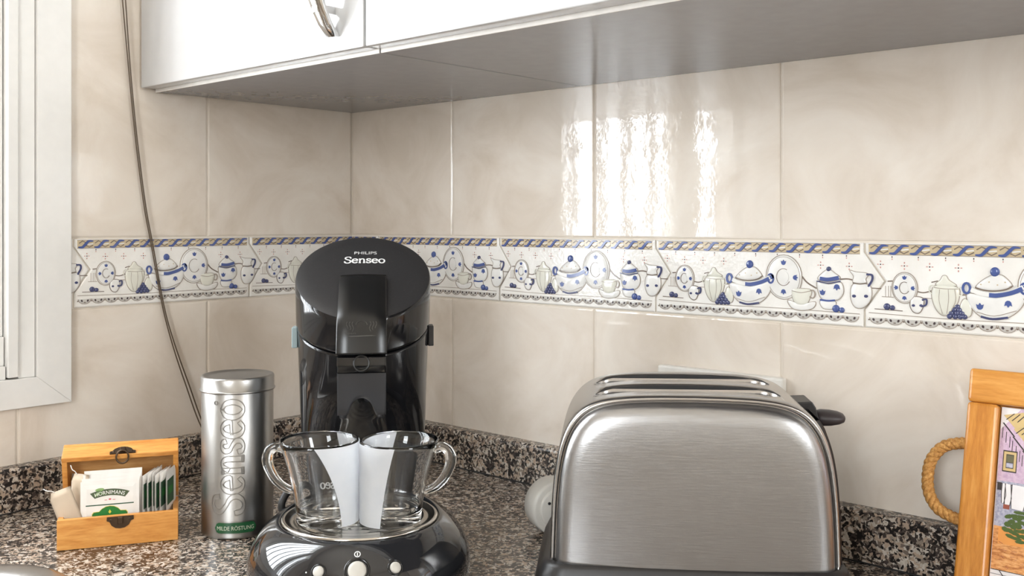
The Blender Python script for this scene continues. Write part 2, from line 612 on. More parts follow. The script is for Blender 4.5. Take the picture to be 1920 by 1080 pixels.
def script_word(d, word, size, m, h, place, thin=0.08, thick=0.2, h0=0.0, outline=0.0):
    x = 0.0
    tot = sum(GLYPH[c][0] for c in word)
    for c in word:
        adv, _, strokes = GLYPH[c]
        for st in strokes:
            pts = [place(((x + p[0]) - tot / 2) * size, p[1] * size) for p in [tuple(q) for q in spline(st, 5)]]
            raw = [((x + p[0]) * size, p[1] * size) for p in [tuple(q) for q in spline(st, 5)]]
            ws = []
            for i in range(len(raw)):
                a, b = raw[max(i - 1, 0)], raw[min(i + 1, len(raw) - 1)]
                t = Vector((b[0] - a[0], b[1] - a[1]))
                t = t.normalized() if t.length > 1e-9 else Vector((1, 0))
                ws.append(size * (thin + (thick - thin) * abs(t.y) ** 1.4))
            if outline:
                V = [Vector(p) for p in pts]
                ed = ([], [])
                for i in range(len(V)):
                    t = (V[min(i + 1, len(V) - 1)] - V[max(i - 1, 0)]).normalized()
                    nn = Vector((-t.y, t.x)) * ws[i] / 2
                    ed[0].append(V[i] + nn)
                    ed[1].append(V[i] - nn)
                d.stroke(ed[0] + ed[1][::-1], outline, m, h, h0, closed=True)
            else:
                d.stroke(pts, ws, m, h, h0)
        x += adv
    return tot * size

CR, CI = 0.6684, 0.7435
def W(cx, depth, z=0.0):
    """a point given by its sideways offset and distance from the photographer's spot"""
    return Vector((CAM.x + cx * CI - depth * CR, CAM.y + cx * CR + depth * CI, z))

# ================================================================== the room
RM = (PI / 2, 0, 0)            # local (u, v, out) on the right-hand wall
LM = (PI / 2, 0, PI / 2)       # local (u, v, out) on the left-hand wall
ROOM_X, ROOM_Y, Z0, Z1 = 2.4, 2.4, -0.9, 1.62
WIN = dict(l0=0.482, l1=1.32, z0=0.153, z1=1.325)
G = 0.0015

b = MB()
b.box((-0.12, G, Z0), (ROOM_X + 0.1, 0.12, Z1), M['grout'])
wall_right = struct(b.build('wall_right'), 'cream tiled wall behind coffee maker and toaster')
b = MB()
for (ya, yb, za, zb) in ((-WIN['l0'], G, Z0, Z1), (-ROOM_Y, -WIN['l1'], Z0, Z1), (-WIN['l1'], -WIN['l0'], Z0, WIN['z0']), (-WIN['l1'], -WIN['l0'], WIN['z1'], Z1)):
    b.box((-0.12, ya, za), (-G, yb, zb), M['grout'])
wall_left = struct(b.build('wall_left'), 'cream tiled wall with the window')
b = MB()
b.box((-0.12, -ROOM_Y, Z0 - 0.05), (ROOM_X, 0.12, Z0), M['floor'])
struct(b.build('floor'))
b = MB()
b.box((-0.12, -ROOM_Y - 0.1, Z1), (ROOM_X + 0.1, 0.12, Z1 + 0.05), M['plaster'])
struct(b.build('ceiling'))
b = MB()   # wall right of the photographer, its opening added to let daylight in
for (ya, yb, za, zb) in ((-0.45, 0.0, Z0, Z1), (-ROOM_Y, -0.79, Z0, Z1), (-0.79, -0.45, 1.07, Z1), (-0.79, -0.45, Z0, 0.37)):
    b.box((ROOM_X, ya, za), (ROOM_X + 0.1, yb, zb), M['plaster'])
struct(b.build('wall_side'))
b = MB()   # wall behind the photographer, with an opening added as a daylight source
for (xa, xb, za, zb) in ((-0.12, 1.15, Z0, Z1), (1.75, ROOM_X + 0.1, Z0, Z1), (1.15, 1.75, 1.2, Z1), (1.15, 1.75, Z0, 0.3)):
    b.box((xa, -ROOM_Y - 0.1, za), (xb, -ROOM_Y, zb), M['plaster'])
struct(b.build('wall_rear'))

# ---- plain wall tiles, one object each
TILE = {}
def tile_mesh(w, h):
    k = (round(w, 4), round(h, 4))
    if k not in TILE:
        me = bpy.data.meshes.new('tile')
        vs, fs = [], []
        for ins, z in ((0.0, -G), (0.0006, -0.0004), (0.0022, 0.0)):
            x, y = w / 2 - ins, h / 2 - ins
            vs += [(-x, -y, z), (x, -y, z), (x, y, z), (-x, y, z)]
        for r in (0, 4):
            for i in range(4):
                j = (i + 1) % 4
                fs.append((r + i, r + j, r + 4 + j, r + 4 + i))
        fs.append((8, 9, 10, 11))
        me.from_pydata(vs, [], fs)
        me.materials.append(M['tile'])
        TILE[k] = me
    return TILE[k]
def put_tile(parent, rot, u0, u1, v0, v1, side):
    gap = 0.0011
    u0 += gap; u1 -= gap; v0 += gap; v1 -= gap
    if u1 - u0 < 0.004 or v1 - v0 < 0.004:
        return
    o = link('tile', tile_mesh(u1 - u0, v1 - v0), parent)
    cu, cv = (u0 + u1) / 2, (v0 + v1) / 2
    o.location = (cu, 0, cv) if side == 'r' else (0, cu, cv)
    o.rotation_euler = rot
ROWS = [(-0.10, 0.231), (0.318, 0.652), (0.652, 0.986), (0.986, 1.32), (1.32, Z1)]
cols_r = [0.0, 0.224] + [0.224 + 0.2503 * k for k in range(1, 9)]
cols_l = [0.2508 * k for k in range(0, 9)]
for (v0, v1) in ROWS:
    for a, c in zip(cols_r, cols_r[1:]):
        put_tile(wall_right, RM, a, c, v0, v1, 'r')
    for a, c in zip(cols_l, cols_l[1:]):
        u0, u1 = -c, -a
        # cut round the window opening
        oa, ob_, oz0, oz1 = -WIN['l1'], -WIN['l0'], WIN['z0'], WIN['z1']
        if u1 <= oa or u0 >= ob_ - 0.021 or v1 <= oz0 or v0 >= oz1:
            put_tile(wall_left, LM, u0, u1, v0, v1, 'l')
            continue
        if u0 < oa:
            put_tile(wall_left, LM, u0, oa, v0, v1, 'l')
        if u1 > ob_:
            put_tile(wall_left, LM, ob_, u1, v0, v1, 'l')
        x0, x1 = max(u0, oa), min(u1, ob_)
        if v0 < oz0:
            put_tile(wall_left, LM, x0, x1, v0, oz0, 'l')
        if v1 > oz1:
            put_tile(wall_left, LM, x0, x1, oz1, v1, 'l')

# ---- relief border tiles: chevron-ended slab with a painted row of crockery
BL, BH, BZ = 0.2505, 0.0868, 0.2311
def A(x, y):
    """art-board units (1700 wide) to metres on the tile"""
    yb = 600 + 90 * (x - 45) / 1700
    yt = 50 + 25 * (x - 45) / 1700
    return ((x - 45) / 1700 * 0.2475 + 0.0012, (yb - y) / (yb - yt) * (BH - 0.002) + 0.001)
def AP(pts):
    return [A(*p) for p in pts]
def SP(pts, n=5, closed=True):
    return [tuple(p) for p in spline([(*A(*q), 0) for q in pts], n, closed)]
SLAB = [(0.0012, 0.0010), (BL - 0.0012, 0.0010), (BL - 0.0012, 0.0185), (BL + 0.0196, 0.0475), (BL - 0.0012, 0.0765), (BL - 0.0012, BH - 0.001),
        (0.0012, BH - 0.001), (0.0012, 0.0765), (0.0220, 0.0475), (0.0012, 0.0185)]
ART = []
def art(name):
    d = Draw()
    ART.append((name, d))
    return d
def make_border_art():
    E = 0.00055
    # slab
    d = art('slab')
    bot = [(u, v, -G) for u, v in SLAB]
    c = (BL / 2, BH / 2)
    n = len(SLAB)
    i0 = [d.pt(*p) for p in bot]
    i1 = [d.pt(u, v, 0.0006) for u, v in SLAB]
    ins = []
    for i in range(n):
        p, a, q = Vector(SLAB[i]), Vector(SLAB[i - 1]), Vector(SLAB[(i + 1) % n])
        e1, e2 = (p - a).normalized(), (q - p).normalized()
        n1, n2 = Vector((-e1.y, e1.x)), Vector((-e2.y, e2.x))
        m = (n1 + n2).normalized()
        ins.append(p + m * (0.0014 / max(0.4, m.dot(n1))))
    i2 = [d.pt(p.x, p.y, 0.0014) for p in ins]
    for i in range(n):
        j = (i + 1) % n
        d.face((i0[i], i0[j], i1[j], i1[i]), M['glaze'])
        d.face((i1[i], i1[j], i2[j], i2[i]), M['glaze'])
    d.face(i2, M['glaze'])
    S = 0.0014
    # braid along the top
    d = art('braid')
    u0, u1, vm = 0.0045, BL - 0.0045, 0.0795
    d.poly([(u0, vm - 0.0050), (u1, vm - 0.0050), (u1, vm + 0.0050), (u0, vm + 0.0050)], 'a_gold', S + 0.0002, S)
    for e in (-0.0050, 0.0050):
        d.stroke([(u0, vm + e), (u1, vm + e)], 0.0008, 'a_soft', S + 0.0005, S)
    nb = 12
    pw = (u1 - u0) / nb
    for k in range(nb):
        x = u0 + k * pw
        d.stroke([tuple(p) for p in spline([(x + 0.05 * pw, vm - 0.0036, 0), (x + 0.3 * pw, vm - 0.0037, 0), (x + 0.5 * pw, vm, 0), (x + 0.7 * pw, vm + 0.0037, 0), (x + 0.98 * pw, vm + 0.0036, 0)], 4)],
                 [0.0012, 0.0018, 0.0022, 0.0026, 0.0028, 0.0028, 0.0030, 0.003, 0.003, 0.003, 0.0028, 0.0028, 0.0026, 0.0022, 0.0018, 0.0014, 0.0010], 'a_blue', S + 0.0016, S)
        d.stroke([(x + 0.10 * pw, vm + 0.0012), (x + 0.32 * pw, vm + 0.0040), (x + 0.5 * pw, vm + 0.0022)], 0.0010, 'a_line', S + 0.0008, S)
        d.stroke([(x + 0.55 * pw, vm - 0.0018), (x + 0.75 * pw, vm - 0.0038), (x + 0.98 * pw, vm - 0.0014)], 0.0010, 'a_line', S + 0.0008, S)
        d.stroke([(x + 0.62 * pw, vm - 0.0004), (x + 0.98 * pw, vm + 0.0004)], 0.0012, 'a_white', S + 0.0009, S)
    # sprigs of dots and the dado line
    d = art('dotted_sprigs')
    for (x, y) in ((150, 190), (312, 200), (478, 206), (660, 212), (1440, 240), (1650, 248)):
        u, v = A(x, y)
        d.disc((u, v), 0.0007, 0.0007, 'a_dark', S + 0.0004, S, 8)
        for dx, dy in ((0.0026, 0), (-0.0026, 0), (0, 0.0030), (0, -0.0030)):
            d.disc((u + dx, v + dy), 0.0010 if dx else 0.0006, 0.0005 if dx else 0.0010, 'a_rose', S + 0.0003, S, 8)
    for k in range(9):
        u, v = 0.028 + k * 0.0255, 0.0722
        d.disc((u, v), 0.0005, 0.0009, 'a_dark', S + 0.0003, S, 8)
        d.disc((u, v - 0.0022), 0.0005, 0.0008, 'a_rose', S + 0.0003, S, 8)
    # twigs and table line
    d = art('painted_twigs')
    for pts, w in (([(395, 365), (440, 372), (490, 360)], 0.0011), ([(1300, 325), (1340, 370), (1410, 412)], 0.0014), ([(1585, 343), (1640, 340), (1690, 352)], 0.0014),
                   ([(1800, 405), (1875, 408)], 0.0010), ([(200, 300), (232, 298)], 0.0012), ([(490, 305), (530, 296)], 0.0010), ([(670, 385), (715, 383)], 0.0012),
                   ([(110, 480), (300, 492)], 0.0008)):
        d.stroke(SP(pts, 4, False), w, 'a_line', S + 0.0006, S)
    for pts in ([(70, 505), (600, 540), (1200, 565), (1725, 597)], [(160, 400), (240, 404)], [(400, 405), (500, 410)]):
        d.stroke(SP(pts, 4, False), 0.0007, 'a_soft', S + 0.0004, S)
    for x in (185, 205, 220):
        d.stroke(AP([(x, 330), (x, 400)]), 0.0005, 'a_soft', S + 0.0003, S)
    # lace edging
    d = art('lace_edging')
    ns = 14
    pw = (BL - 0.010) / ns
    for k in range(ns):
        x = 0.005 + k * pw
        pts = [(x + pw * 0.5 + pw * 0.47 * math.cos(a), 0.0112 - 0.0062 * math.sin(a)) for a in [PI * i / 8 for i in range(9)]]
        d.dome(pts, 'a_grey', S + 0.0007, S)
        d.stroke(pts, 0.0006, 'a_soft', S + 0.0008, S)
        d.disc((x + pw * 0.28, 0.0092), 0.0011, 0.0015, 'a_dark', S + 0.0011, S, 8, rot=0.5)
        d.disc((x + pw * 0.72, 0.0092), 0.0011, 0.0015, 'a_dark', S + 0.0011, S, 8, rot=-0.5)
        d.disc((x + pw * 0.5, 0.0070), 0.0014, 0.0006, 'a_line', S + 0.0011, S, 8)
        d.disc((x, 0.0088), 0.0009, 0.0008, 'a_line', S + 0.0006, S, 6)
    def heart(d, c, s, rot, h):
        pts = [(-1, 0.6), (-0.45, 0.35), (0, 1.0), (0.45, 0.35), (1, 0.6), (0.75, -0.5), (0.3, -0.9), (-0.3, -0.9), (-0.75, -0.5)]
        cs, sn = math.cos(rot), math.sin(rot)
        d.poly([(c[0] + s * (x * cs - y * sn), c[1] + s * (x * sn + y * cs)) for x, y in pts], 'a_blue', h, S)
    def plate(name, cx, cy, rx, ry):
        d = art(name)
        c = A(cx, cy)
        rx, ry = rx / 6868, ry / 6560
        d.disc(c, rx, ry, 'a_white', S + 0.0013, S, 28, dome=True)
        d.ring(c, rx, ry, E * 1.4, 'a_soft', S + 0.0008, S)
        d.ring(c, rx * 0.90, ry * 0.91, E * 0.8, 'a_soft', S + 0.0012, S)
        d.ring(c, rx * 0.38, ry * 0.38, E * 1.1, 'a_line', S + 0.0017, S, a0=60, a1=330)
        d.disc(c, rx * 0.30, ry * 0.30, 'a_white', S + 0.0018, S, 16)
        for a in (0, 90, 180, 270):
            p = (c[0] + rx * 0.66 * math.cos(R(a)), c[1] + ry * 0.66 * math.sin(R(a)))
            heart(d, p, 0.0022 if rx < 0.015 else 0.0030, R(a - 90), S + 0.0016)
    plate('small_plate', 315, 342, 86, 100)
    def blob(d, pts, m='a_white', h=0.0014, line='a_soft', w=None, n=5):
        q = SP(pts, n)
        d.dome(q, m, S + h, S)
        d.stroke(q, w or E, line, S + 0.0007, S, closed=True)
        return q
    # cream jug with a dark handle
    d = art('creamer')
    blob(d, [(362, 405), (400, 398), (436, 410), (440, 450), (420, 496), (395, 506), (365, 490), (350, 450)], w=0.0008, line='a_line')
    d.stroke(SP([(430, 420), (458, 415), (456, 450), (425, 462)], 4, False), 0.0016, 'a_navy', S + 0.0014, S)
    for x in (375, 425):
        d.disc(A(x, 455), 0.0016, 0.0013, 'a_navy', S + 0.0017, S, 10)
    # lidded urn
    d = art('urn')
    blob(d, [(505, 330), (575, 318), (660, 338), (668, 390), (650, 450), (605, 510), (570, 520), (535, 500), (505, 450), (490, 385)], 'a_cream', 0.0017, n=4)
    blob(d, [(515, 320), (545, 290), (562, 262), (585, 262), (605, 292), (650, 325), (585, 334)], 'a_cream', 0.0014, n=4)
    d.ring(A(492, 350), 0.0026, 0.0040, 0.0010, 'a_cream', S + 0.0010, S, 14)
    d.ring(A(672, 362), 0.0026, 0.0040, 0.0010, 'a_cream', S + 0.0010, S, 14)
    d.stroke(SP([(508, 338), (585, 346), (660, 346)], 4, False), 0.0006, 'a_soft', S + 0.0018, S)
    for x in (545, 600, 640):
        d.stroke(SP([(x, 350), (x + (x - 580) * 0.1, 420), (580 + (x - 580) * 0.5, 505)], 4, False), 0.0004, 'a_soft', S + 0.0019, S)
    # bread roll and grapes
    d = art('bread_roll')
    blob(d, [(690, 410), (730, 420), (745, 470), (735, 520), (690, 525), (665, 480)], 'a_cream', 0.0010, n=4)
    d = art('grapes')
    for (x, y) in ((655, 462), (635, 480), (668, 482), (618, 502), (652, 502), (684, 504), (605, 522), (640, 524), (672, 524), (700, 524)):
        d.disc(A(x, y), 0.0026, 0.0026, 'a_navy', S + 0.0020, S, 10, dome=True)
    # soup tureen
    d = art('soup_tureen')
    blob(d, [(725, 372), (890, 398), (1058, 350), (1062, 405), (1030, 470), (970, 520), (890, 540), (810, 528), (750, 480), (715, 420)], 'a_white', 0.0018, n=4, w=0.0008)
    blob(d, [(765, 335), (800, 295), (850, 262), (890, 252), (935, 262), (985, 320), (950, 345), (880, 355), (810, 350)], 'a_white', 0.0018, n=4, w=0.0008)
    d.stroke(SP([(740, 348), (800, 372), (890, 382), (980, 368), (1050, 330)], 5, False), 0.0042, 'a_white', S + 0.0019, S)
    d.stroke(SP([(850, 382), (900, 384), (980, 368), (1045, 340)], 5, False), 0.0040, 'a_blue', S + 0.0022, S)
    d.stroke(SP([(765, 335), (820, 352), (885, 356), (950, 346), (990, 322)], 5, False), 0.0012, 'a_line', S + 0.0021, S)
    d.disc(A(882, 236), 0.0042, 0.0046, 'a_blue', S + 0.0024, S, 14, dome=True)
    d.stroke(SP([(800, 520), (870, 534), (960, 524)], 4, False), 0.0020, 'a_navy', S + 0.0018, S)
    d.stroke(SP([(775, 490), (880, 515), (1010, 480)], 4, False), 0.0006, 'a_soft', S + 0.0021, S)
    for s, cx in ((-1, 712), (1, 1056)):
        d.ring(A(cx, 340), 0.0032, 0.0048, 0.0021, 'a_blue', S + 0.0016, S, 16)
    heart(d, A(795, 455), 0.0034, 0, S + 0.0022)
    heart(d, A(963, 438), 0.0034, PI, S + 0.0022)
    for x, y in ((800, 315), (850, 300), (900, 318), (945, 300)):
        d.disc(A(x, y), 0.0007, 0.0007, 'a_gold', S + 0.0021, S, 8)
    plate('large_plate', 1158, 330, 142, 156)
    # cup and saucer
    d = art('cup_and_saucer')
    blob(d, [(1190, 500), (1290, 530), (1400, 510), (1385, 560), (1300, 578), (1220, 560)], 'a_white', 0.0011, n=4, w=0.0008)
    blob(d, [(1220, 420), (1290, 412), (1370, 424), (1360, 490), (1330, 532), (1260, 532), (1228, 490)], 'a_cream', 0.0019, n=4)
    d.ring(A(1378, 455), 0.0032, 0.0042, 0.0012, 'a_soft', S + 0.0012, S, 14)
    d.stroke(SP([(1225, 430), (1295, 444), (1365, 432)], 4, False), 0.0007, 'a_soft', S + 0.0022, S)
    # sugar bowl
    d = art('sugar_bowl')
    blob(d, [(1415, 360), (1500, 380), (1590, 365), (1612, 430), (1590, 480), (1550, 500), (1470, 500), (1430, 460)], 'a_white', 0.0018, n=4, w=0.0008)
    blob(d, [(1440, 500), (1550, 505), (1540, 560), (1490, 566), (1450, 552)], 'a_white', 0.0013, n=4)
    blob(d, [(1420, 345), (1450, 300), (1500, 270), (1550, 300), (1585, 335), (1510, 362)], 'a_white', 0.0018, n=4, w=0.0008)
    d.stroke(SP([(1440, 338), (1500, 345), (1578, 332)], 5, False), 0.0040, 'a_blue', S + 0.0022, S)
    d.stroke(SP([(1415, 358), (1500, 372), (1588, 358)], 5, False), 0.0011, 'a_navy', S + 0.0021, S)
    d.disc(A(1502, 268), 0.0026, 0.0026, 'a_navy', S + 0.0022, S, 12, dome=True)
    d.stroke(SP([(1440, 495), (1500, 502), (1550, 498)], 4, False), 0.0018, 'a_blue', S + 0.0021, S)
    heart(d, A(1460, 440), 0.0032, 0, S + 0.0022)
    heart(d, A(1565, 402), 0.0034, PI, S + 0.0022)
    # tall jug
    d = art('tall_jug')
    blob(d, [(1680, 375), (1790, 380), (1812, 440), (1800, 500), (1750, 552), (1690, 545), (1660, 470)], 'a_white', 0.0018, n=4, w=0.0008)
    blob(d, [(1655, 278), (1700, 288), (1785, 300), (1770, 340), (1770, 372), (1680, 368), (1682, 320)], 'a_white', 0.0014, n=4, w=0.0008)
    d.stroke(SP([(1775, 306), (1812, 310), (1815, 345), (1788, 395)], 5, False), 0.0019, 'a_navy', S + 0.0015, S)
    d.stroke(SP([(1680, 368), (1730, 376), (1775, 370)], 4, False), 0.0012, 'a_line', S + 0.0019, S)
    for x in (1690, 1775):
        d.disc(A(x, 465), 0.0021, 0.0016, 'a_navy', S + 0.0022, S, 10)
    # blue berries
    d = art('berries')
    for x, y, r in ((195, 465, 0.0034), (232, 472, 0.0026)):
        d.disc(A(x, y), r, r, 'a_navy', S + 0.0020, S, 12, dome=True)
    d = art('plums')
    for x, y, r in ((1555, 560, 0.0040), (1598, 570, 0.0029)):
        d.disc(A(x, y), r, r, 'a_blue', S + 0.0022, S, 12, dome=True)
make_border_art()
ART_MESH = []
for name, d in ART:
    o = d.build(name)
    ART_MESH.append((name, o.data))
    bpy.data.objects.remove(o)
def clipped(me, ulo, uhi):
    bm = bmesh.new()
    bm.from_mesh(me)
    for co, no in (((ulo, 0, 0), (-1, 0, 0)), ((uhi, 0, 0), (1, 0, 0))):
        if len(bm.verts) == 0:
            break
        bmesh.ops.bisect_plane(bm, geom=list(bm.verts) + list(bm.edges) + list(bm.faces), plane_co=co, plane_no=no, clear_outer=True)
    if len(bm.faces) == 0:
        bm.free()
        return None
    m2 = bpy.data.meshes.new(me.name)
    for m in me.materials:
        m2.materials.append(m)
    bm.to_mesh(m2)
    bm.free()
    return m2
def border_tile(wall, side, origin, ulo=None, uhi=None):
    root = None
    for name, me in ART_MESH:
        m = me
        if ulo is not None:
            m = clipped(me, ulo, uhi)
            if m is None:
                continue
        if root is None:          # the slab carries its motifs
            root = link('border_tile', m, wall)
            root.location = (origin, 0, BZ) if side == 'r' else (0, origin, BZ)
            root.rotation_euler = RM if side == 'r' else LM
        else:
            link(name, m, root)
# right wall: joints at x = .065, .315, .566, .815 ...
border_tile(wall_right, 'r', 0.0645 - BL, BL - 0.0640, BL + 0.03)
for k in range(8):
    border_tile(wall_right, 'r', 0.0645 + BL * k)
# left wall: joints .185 and .436 from the corner
border_tile(wall_left, 'l', -0.1853, -0.01, 0.1848)
border_tile(wall_left, 'l', -0.1853 - BL)
border_tile(wall_left, 'l', -0.1853 - 2 * BL, 0.6863 - WIN['l0'], BL + 0.03)

# ================================================================== window in the left wall
win = bpy.data.objects.new('window_1', None)
COL.objects.link(win)
win.rotation_euler = LM
win.location = (0, -0.482, 0)
struct(win, 'white aluminium sliding window left of the wall cabinet')
# local: u = +y (towards the corner), v = z, out = +x ; u = 0 at the inner edge of the casing
wl = WIN['l1'] - WIN['l0']
cw, cp = 0.041, 0.008
oz0, oz1 = 0.118, WIN['z1'] + 0.035
def casing(pts):
    b = MB()
    n = len(pts)
    i0 = [b.vert((u, v, 0.0)) for u, v in pts]
    i1 = [b.vert((u, v, cp)) for u, v in pts]
    b.face(i1, M['window_white'])
    for i in range(n):
        j = (i + 1) % n
        b.face((i0[i], i0[j], i1[j], i1[i]), M['window_white'])
    return b.build('casing', win, bevel=0.0008, segs=2)
z0, z1 = WIN['z0'], WIN['z1']
casing([(0.0, z0), (cw, oz0), (cw, oz1), (0.0, z1)])
casing([(-wl, z0), (-wl, z1), (-wl - cw, oz1), (-wl - cw, oz0)])
casing([(-wl - cw, oz0), (cw, oz0), (0.0, z0 - 0.0), (-wl, z0)])
casing([(-wl, z1), (0.0, z1), (cw, oz1), (-wl - cw, oz1)])
# fixed frame inside the opening
def wpiece(name, u0, u1, v0, v1, d0, d1, bev=0.001):
    return bbox(name, (u0, v0, d0), (u1, v1, d1), M['window_white'], win, bev)
wpiece('frame_stile', -0.020, -0.0005, z0, z1, -0.09, 0.003)
wpiece('frame_stile', -0.033, -0.021, z0 + 0.002, z1, -0.09, 0.007)
wpiece('frame_stile', -wl + 0.0005, -wl + 0.03, z0, z1, -0.09, 0.003)
wpiece('frame_rail', -wl + 0.03, -0.034, z0, z0 + 0.016, -0.09, 0.003)
wpiece('frame_rail', -wl + 0.03, -0.034, z1 - 0.03, z1, -0.09, 0.003)
sa, sb = -0.935 + 0.482, -1.08 + 0.482
wpiece('sash_rail', sa, -0.034, z0 + 0.016, z0 + 0.050, -0.035, -0.002)
wpiece('sash_stile', -0.058, -0.034, z0 + 0.050, z1 - 0.03, -0.035, -0.006)
wpiece('sash_stile', sb + 0.06, sa, z0 + 0.016, z1 - 0.03, -0.035, -0.002)
wpiece('sash_rail', sa, -0.034, z1 - 0.07, z1 - 0.03, -0.035, -0.006)
wpiece('sash_stile', sb, sb + 0.06, z0 + 0.016, z1 - 0.03, -0.075, -0.04)
wpiece('sash_rail', -wl + 0.03, sb, z0 + 0.016, z0 + 0.050, -0.075, -0.04)
wpiece('sash_stile', -wl + 0.03, -wl + 0.07, z0 + 0.050, z1 - 0.03, -0.075, -0.04)
def pane(u0, u1, v0, v1, d):
    return bbox('pane', (u0, v0, d - 0.002), (u1, v1, d + 0.002), M['pane'], win)
pane(sa, -0.058, z0 + 0.050, z1 - 0.07, -0.02)
pane(-wl + 0.07, sb, z0 + 0.050, z1 - 0.03, -0.058)
# wrought bars outside the glass
for u in (0.60, 0.68, 0.78, 0.88, 0.98, 1.08, 1.18, 1.27):
    b = MB()
    b.tube([(-(u - 0.482), z0 - 0.02, -0.10), (-(u - 0.482), z1 + 0.02, -0.10)], 0.011, M['under_grey'], 8)
    b.build('bar', win)

# ================================================================== worktop
wt = thing('worktop', 'speckled grey granite worktop running round the corner', 'worktop')
b = MB()
T = -0.03
for (x0, y0, x1, y1) in ((0.0, -0.55, 2.3, 0.0), (0.62, -0.62, 2.3, -0.55), (0.0, -2.3, 0.22, -0.55), (0.56, -2.3, 0.62, -0.55), (0.22, -0.60, 0.56, -0.55), (0.22, -2.3, 0.56, -1.02)):
    b.box((x0, y0, T), (x1, y1, 0.0), M['granite'])
b.build('slab', wt)
# upstands: profile extruded along each wall, with a small rounded top edge
def upstand(rot, length, loc, sg=-1, label='granite upstand along the wall behind the toaster'):
    prof = [(0.0002, 0.0003), (0.020, 0.0003), (0.020, 0.0475), (0.0192, 0.0500), (0.0172, 0.0515), (0.0002, 0.0515)]
    b = MB()
    r0 = [(0.0, sg * p[0], p[1]) for p in prof]
    r1 = [(length, sg * p[0], p[1]) for p in prof]
    b.loft([r0, r1], M['granite'], cap0=True, cap1=True, smooth=False)
    o = b.build('upstand')
    o.location = loc
    o.rotation_euler = (0, 0, rot)
    return tag(o, label, 'upstand', 'granite upstands')
upstand(0, 2.27, (0.021, 0, 0))
upstand(-PI / 2, 2.28, (0.0, -0.0003, 0), 1, 'granite upstand along the wall below the window')
# dark sealant line at the foot of the right-hand upstand
b = MB()
b.box((0.021, -0.0216, 0.0001), (2.28, -0.0200, 0.0014), M['dark_gap'])
b.box((0.0200, -2.28, 0.0001), (0.0212, -0.0216, 0.0012), M['dark_gap'])
b.build('sealant', wt)

# ================================================================== sink (only its far corner is in view)
sink = thing('sink', 'stainless steel sink rim at the bottom left corner', 'sink', (0.0, 0.0, 0.0))
def rrect(x0, y0, x1, y1, r, z, n=8):
    pts = []
    for cx, cy, a in ((x1 - r, y1 - r, 0), (x0 + r, y1 - r, 90), (x0 + r, y0 + r, 180), (x1 - r, y0 + r, 270)):
        for i in range(n + 1):
            t = R(a + 90 * i / n)
            pts.append((cx + r * math.cos(t), cy + r * math.sin(t), z))
    return pts
b = MB()
X0, Y0, X1, Y1 = 0.176, -1.045, 0.58, -0.566
rings = [rrect(X0, Y0, X1, Y1, 0.094, 0.0004), rrect(X0 + 0.002, Y0 + 0.002, X1 - 0.002, Y1 - 0.002, 0.092, 0.0045), rrect(X0 + 0.007, Y0 + 0.007, X1 - 0.007, Y1 - 0.007, 0.088, 0.0062),
         rrect(X0 + 0.022, Y0 + 0.022, X1 - 0.022, Y1 - 0.022, 0.076, 0.0040), rrect(X0 + 0.048, Y0 + 0.048, X1 - 0.048, Y1 - 0.048, 0.055, 0.001), rrect(X0 + 0.054, Y0 + 0.054, X1 - 0.054, Y1 - 0.054, 0.05, -0.012),
         rrect(X0 + 0.066, Y0 + 0.066, X1 - 0.066, Y1 - 0.066, 0.045, -0.15), rrect(X0 + 0.10, Y0 + 0.10, X1 - 0.10, Y1 - 0.10, 0.03, -0.165)]
b.loft(rings, M['satin'], cap1=True)
b.build('basin', sink)
b = MB()
b.lathe([(0.0, -0.1625), (0.028, -0.1625), (0.034, -0.1605), (0.040, -0.164)], M['chrome'], 24, ((X0 + X1) / 2, (Y0 + Y1) / 2))
b.build('drain', sink)

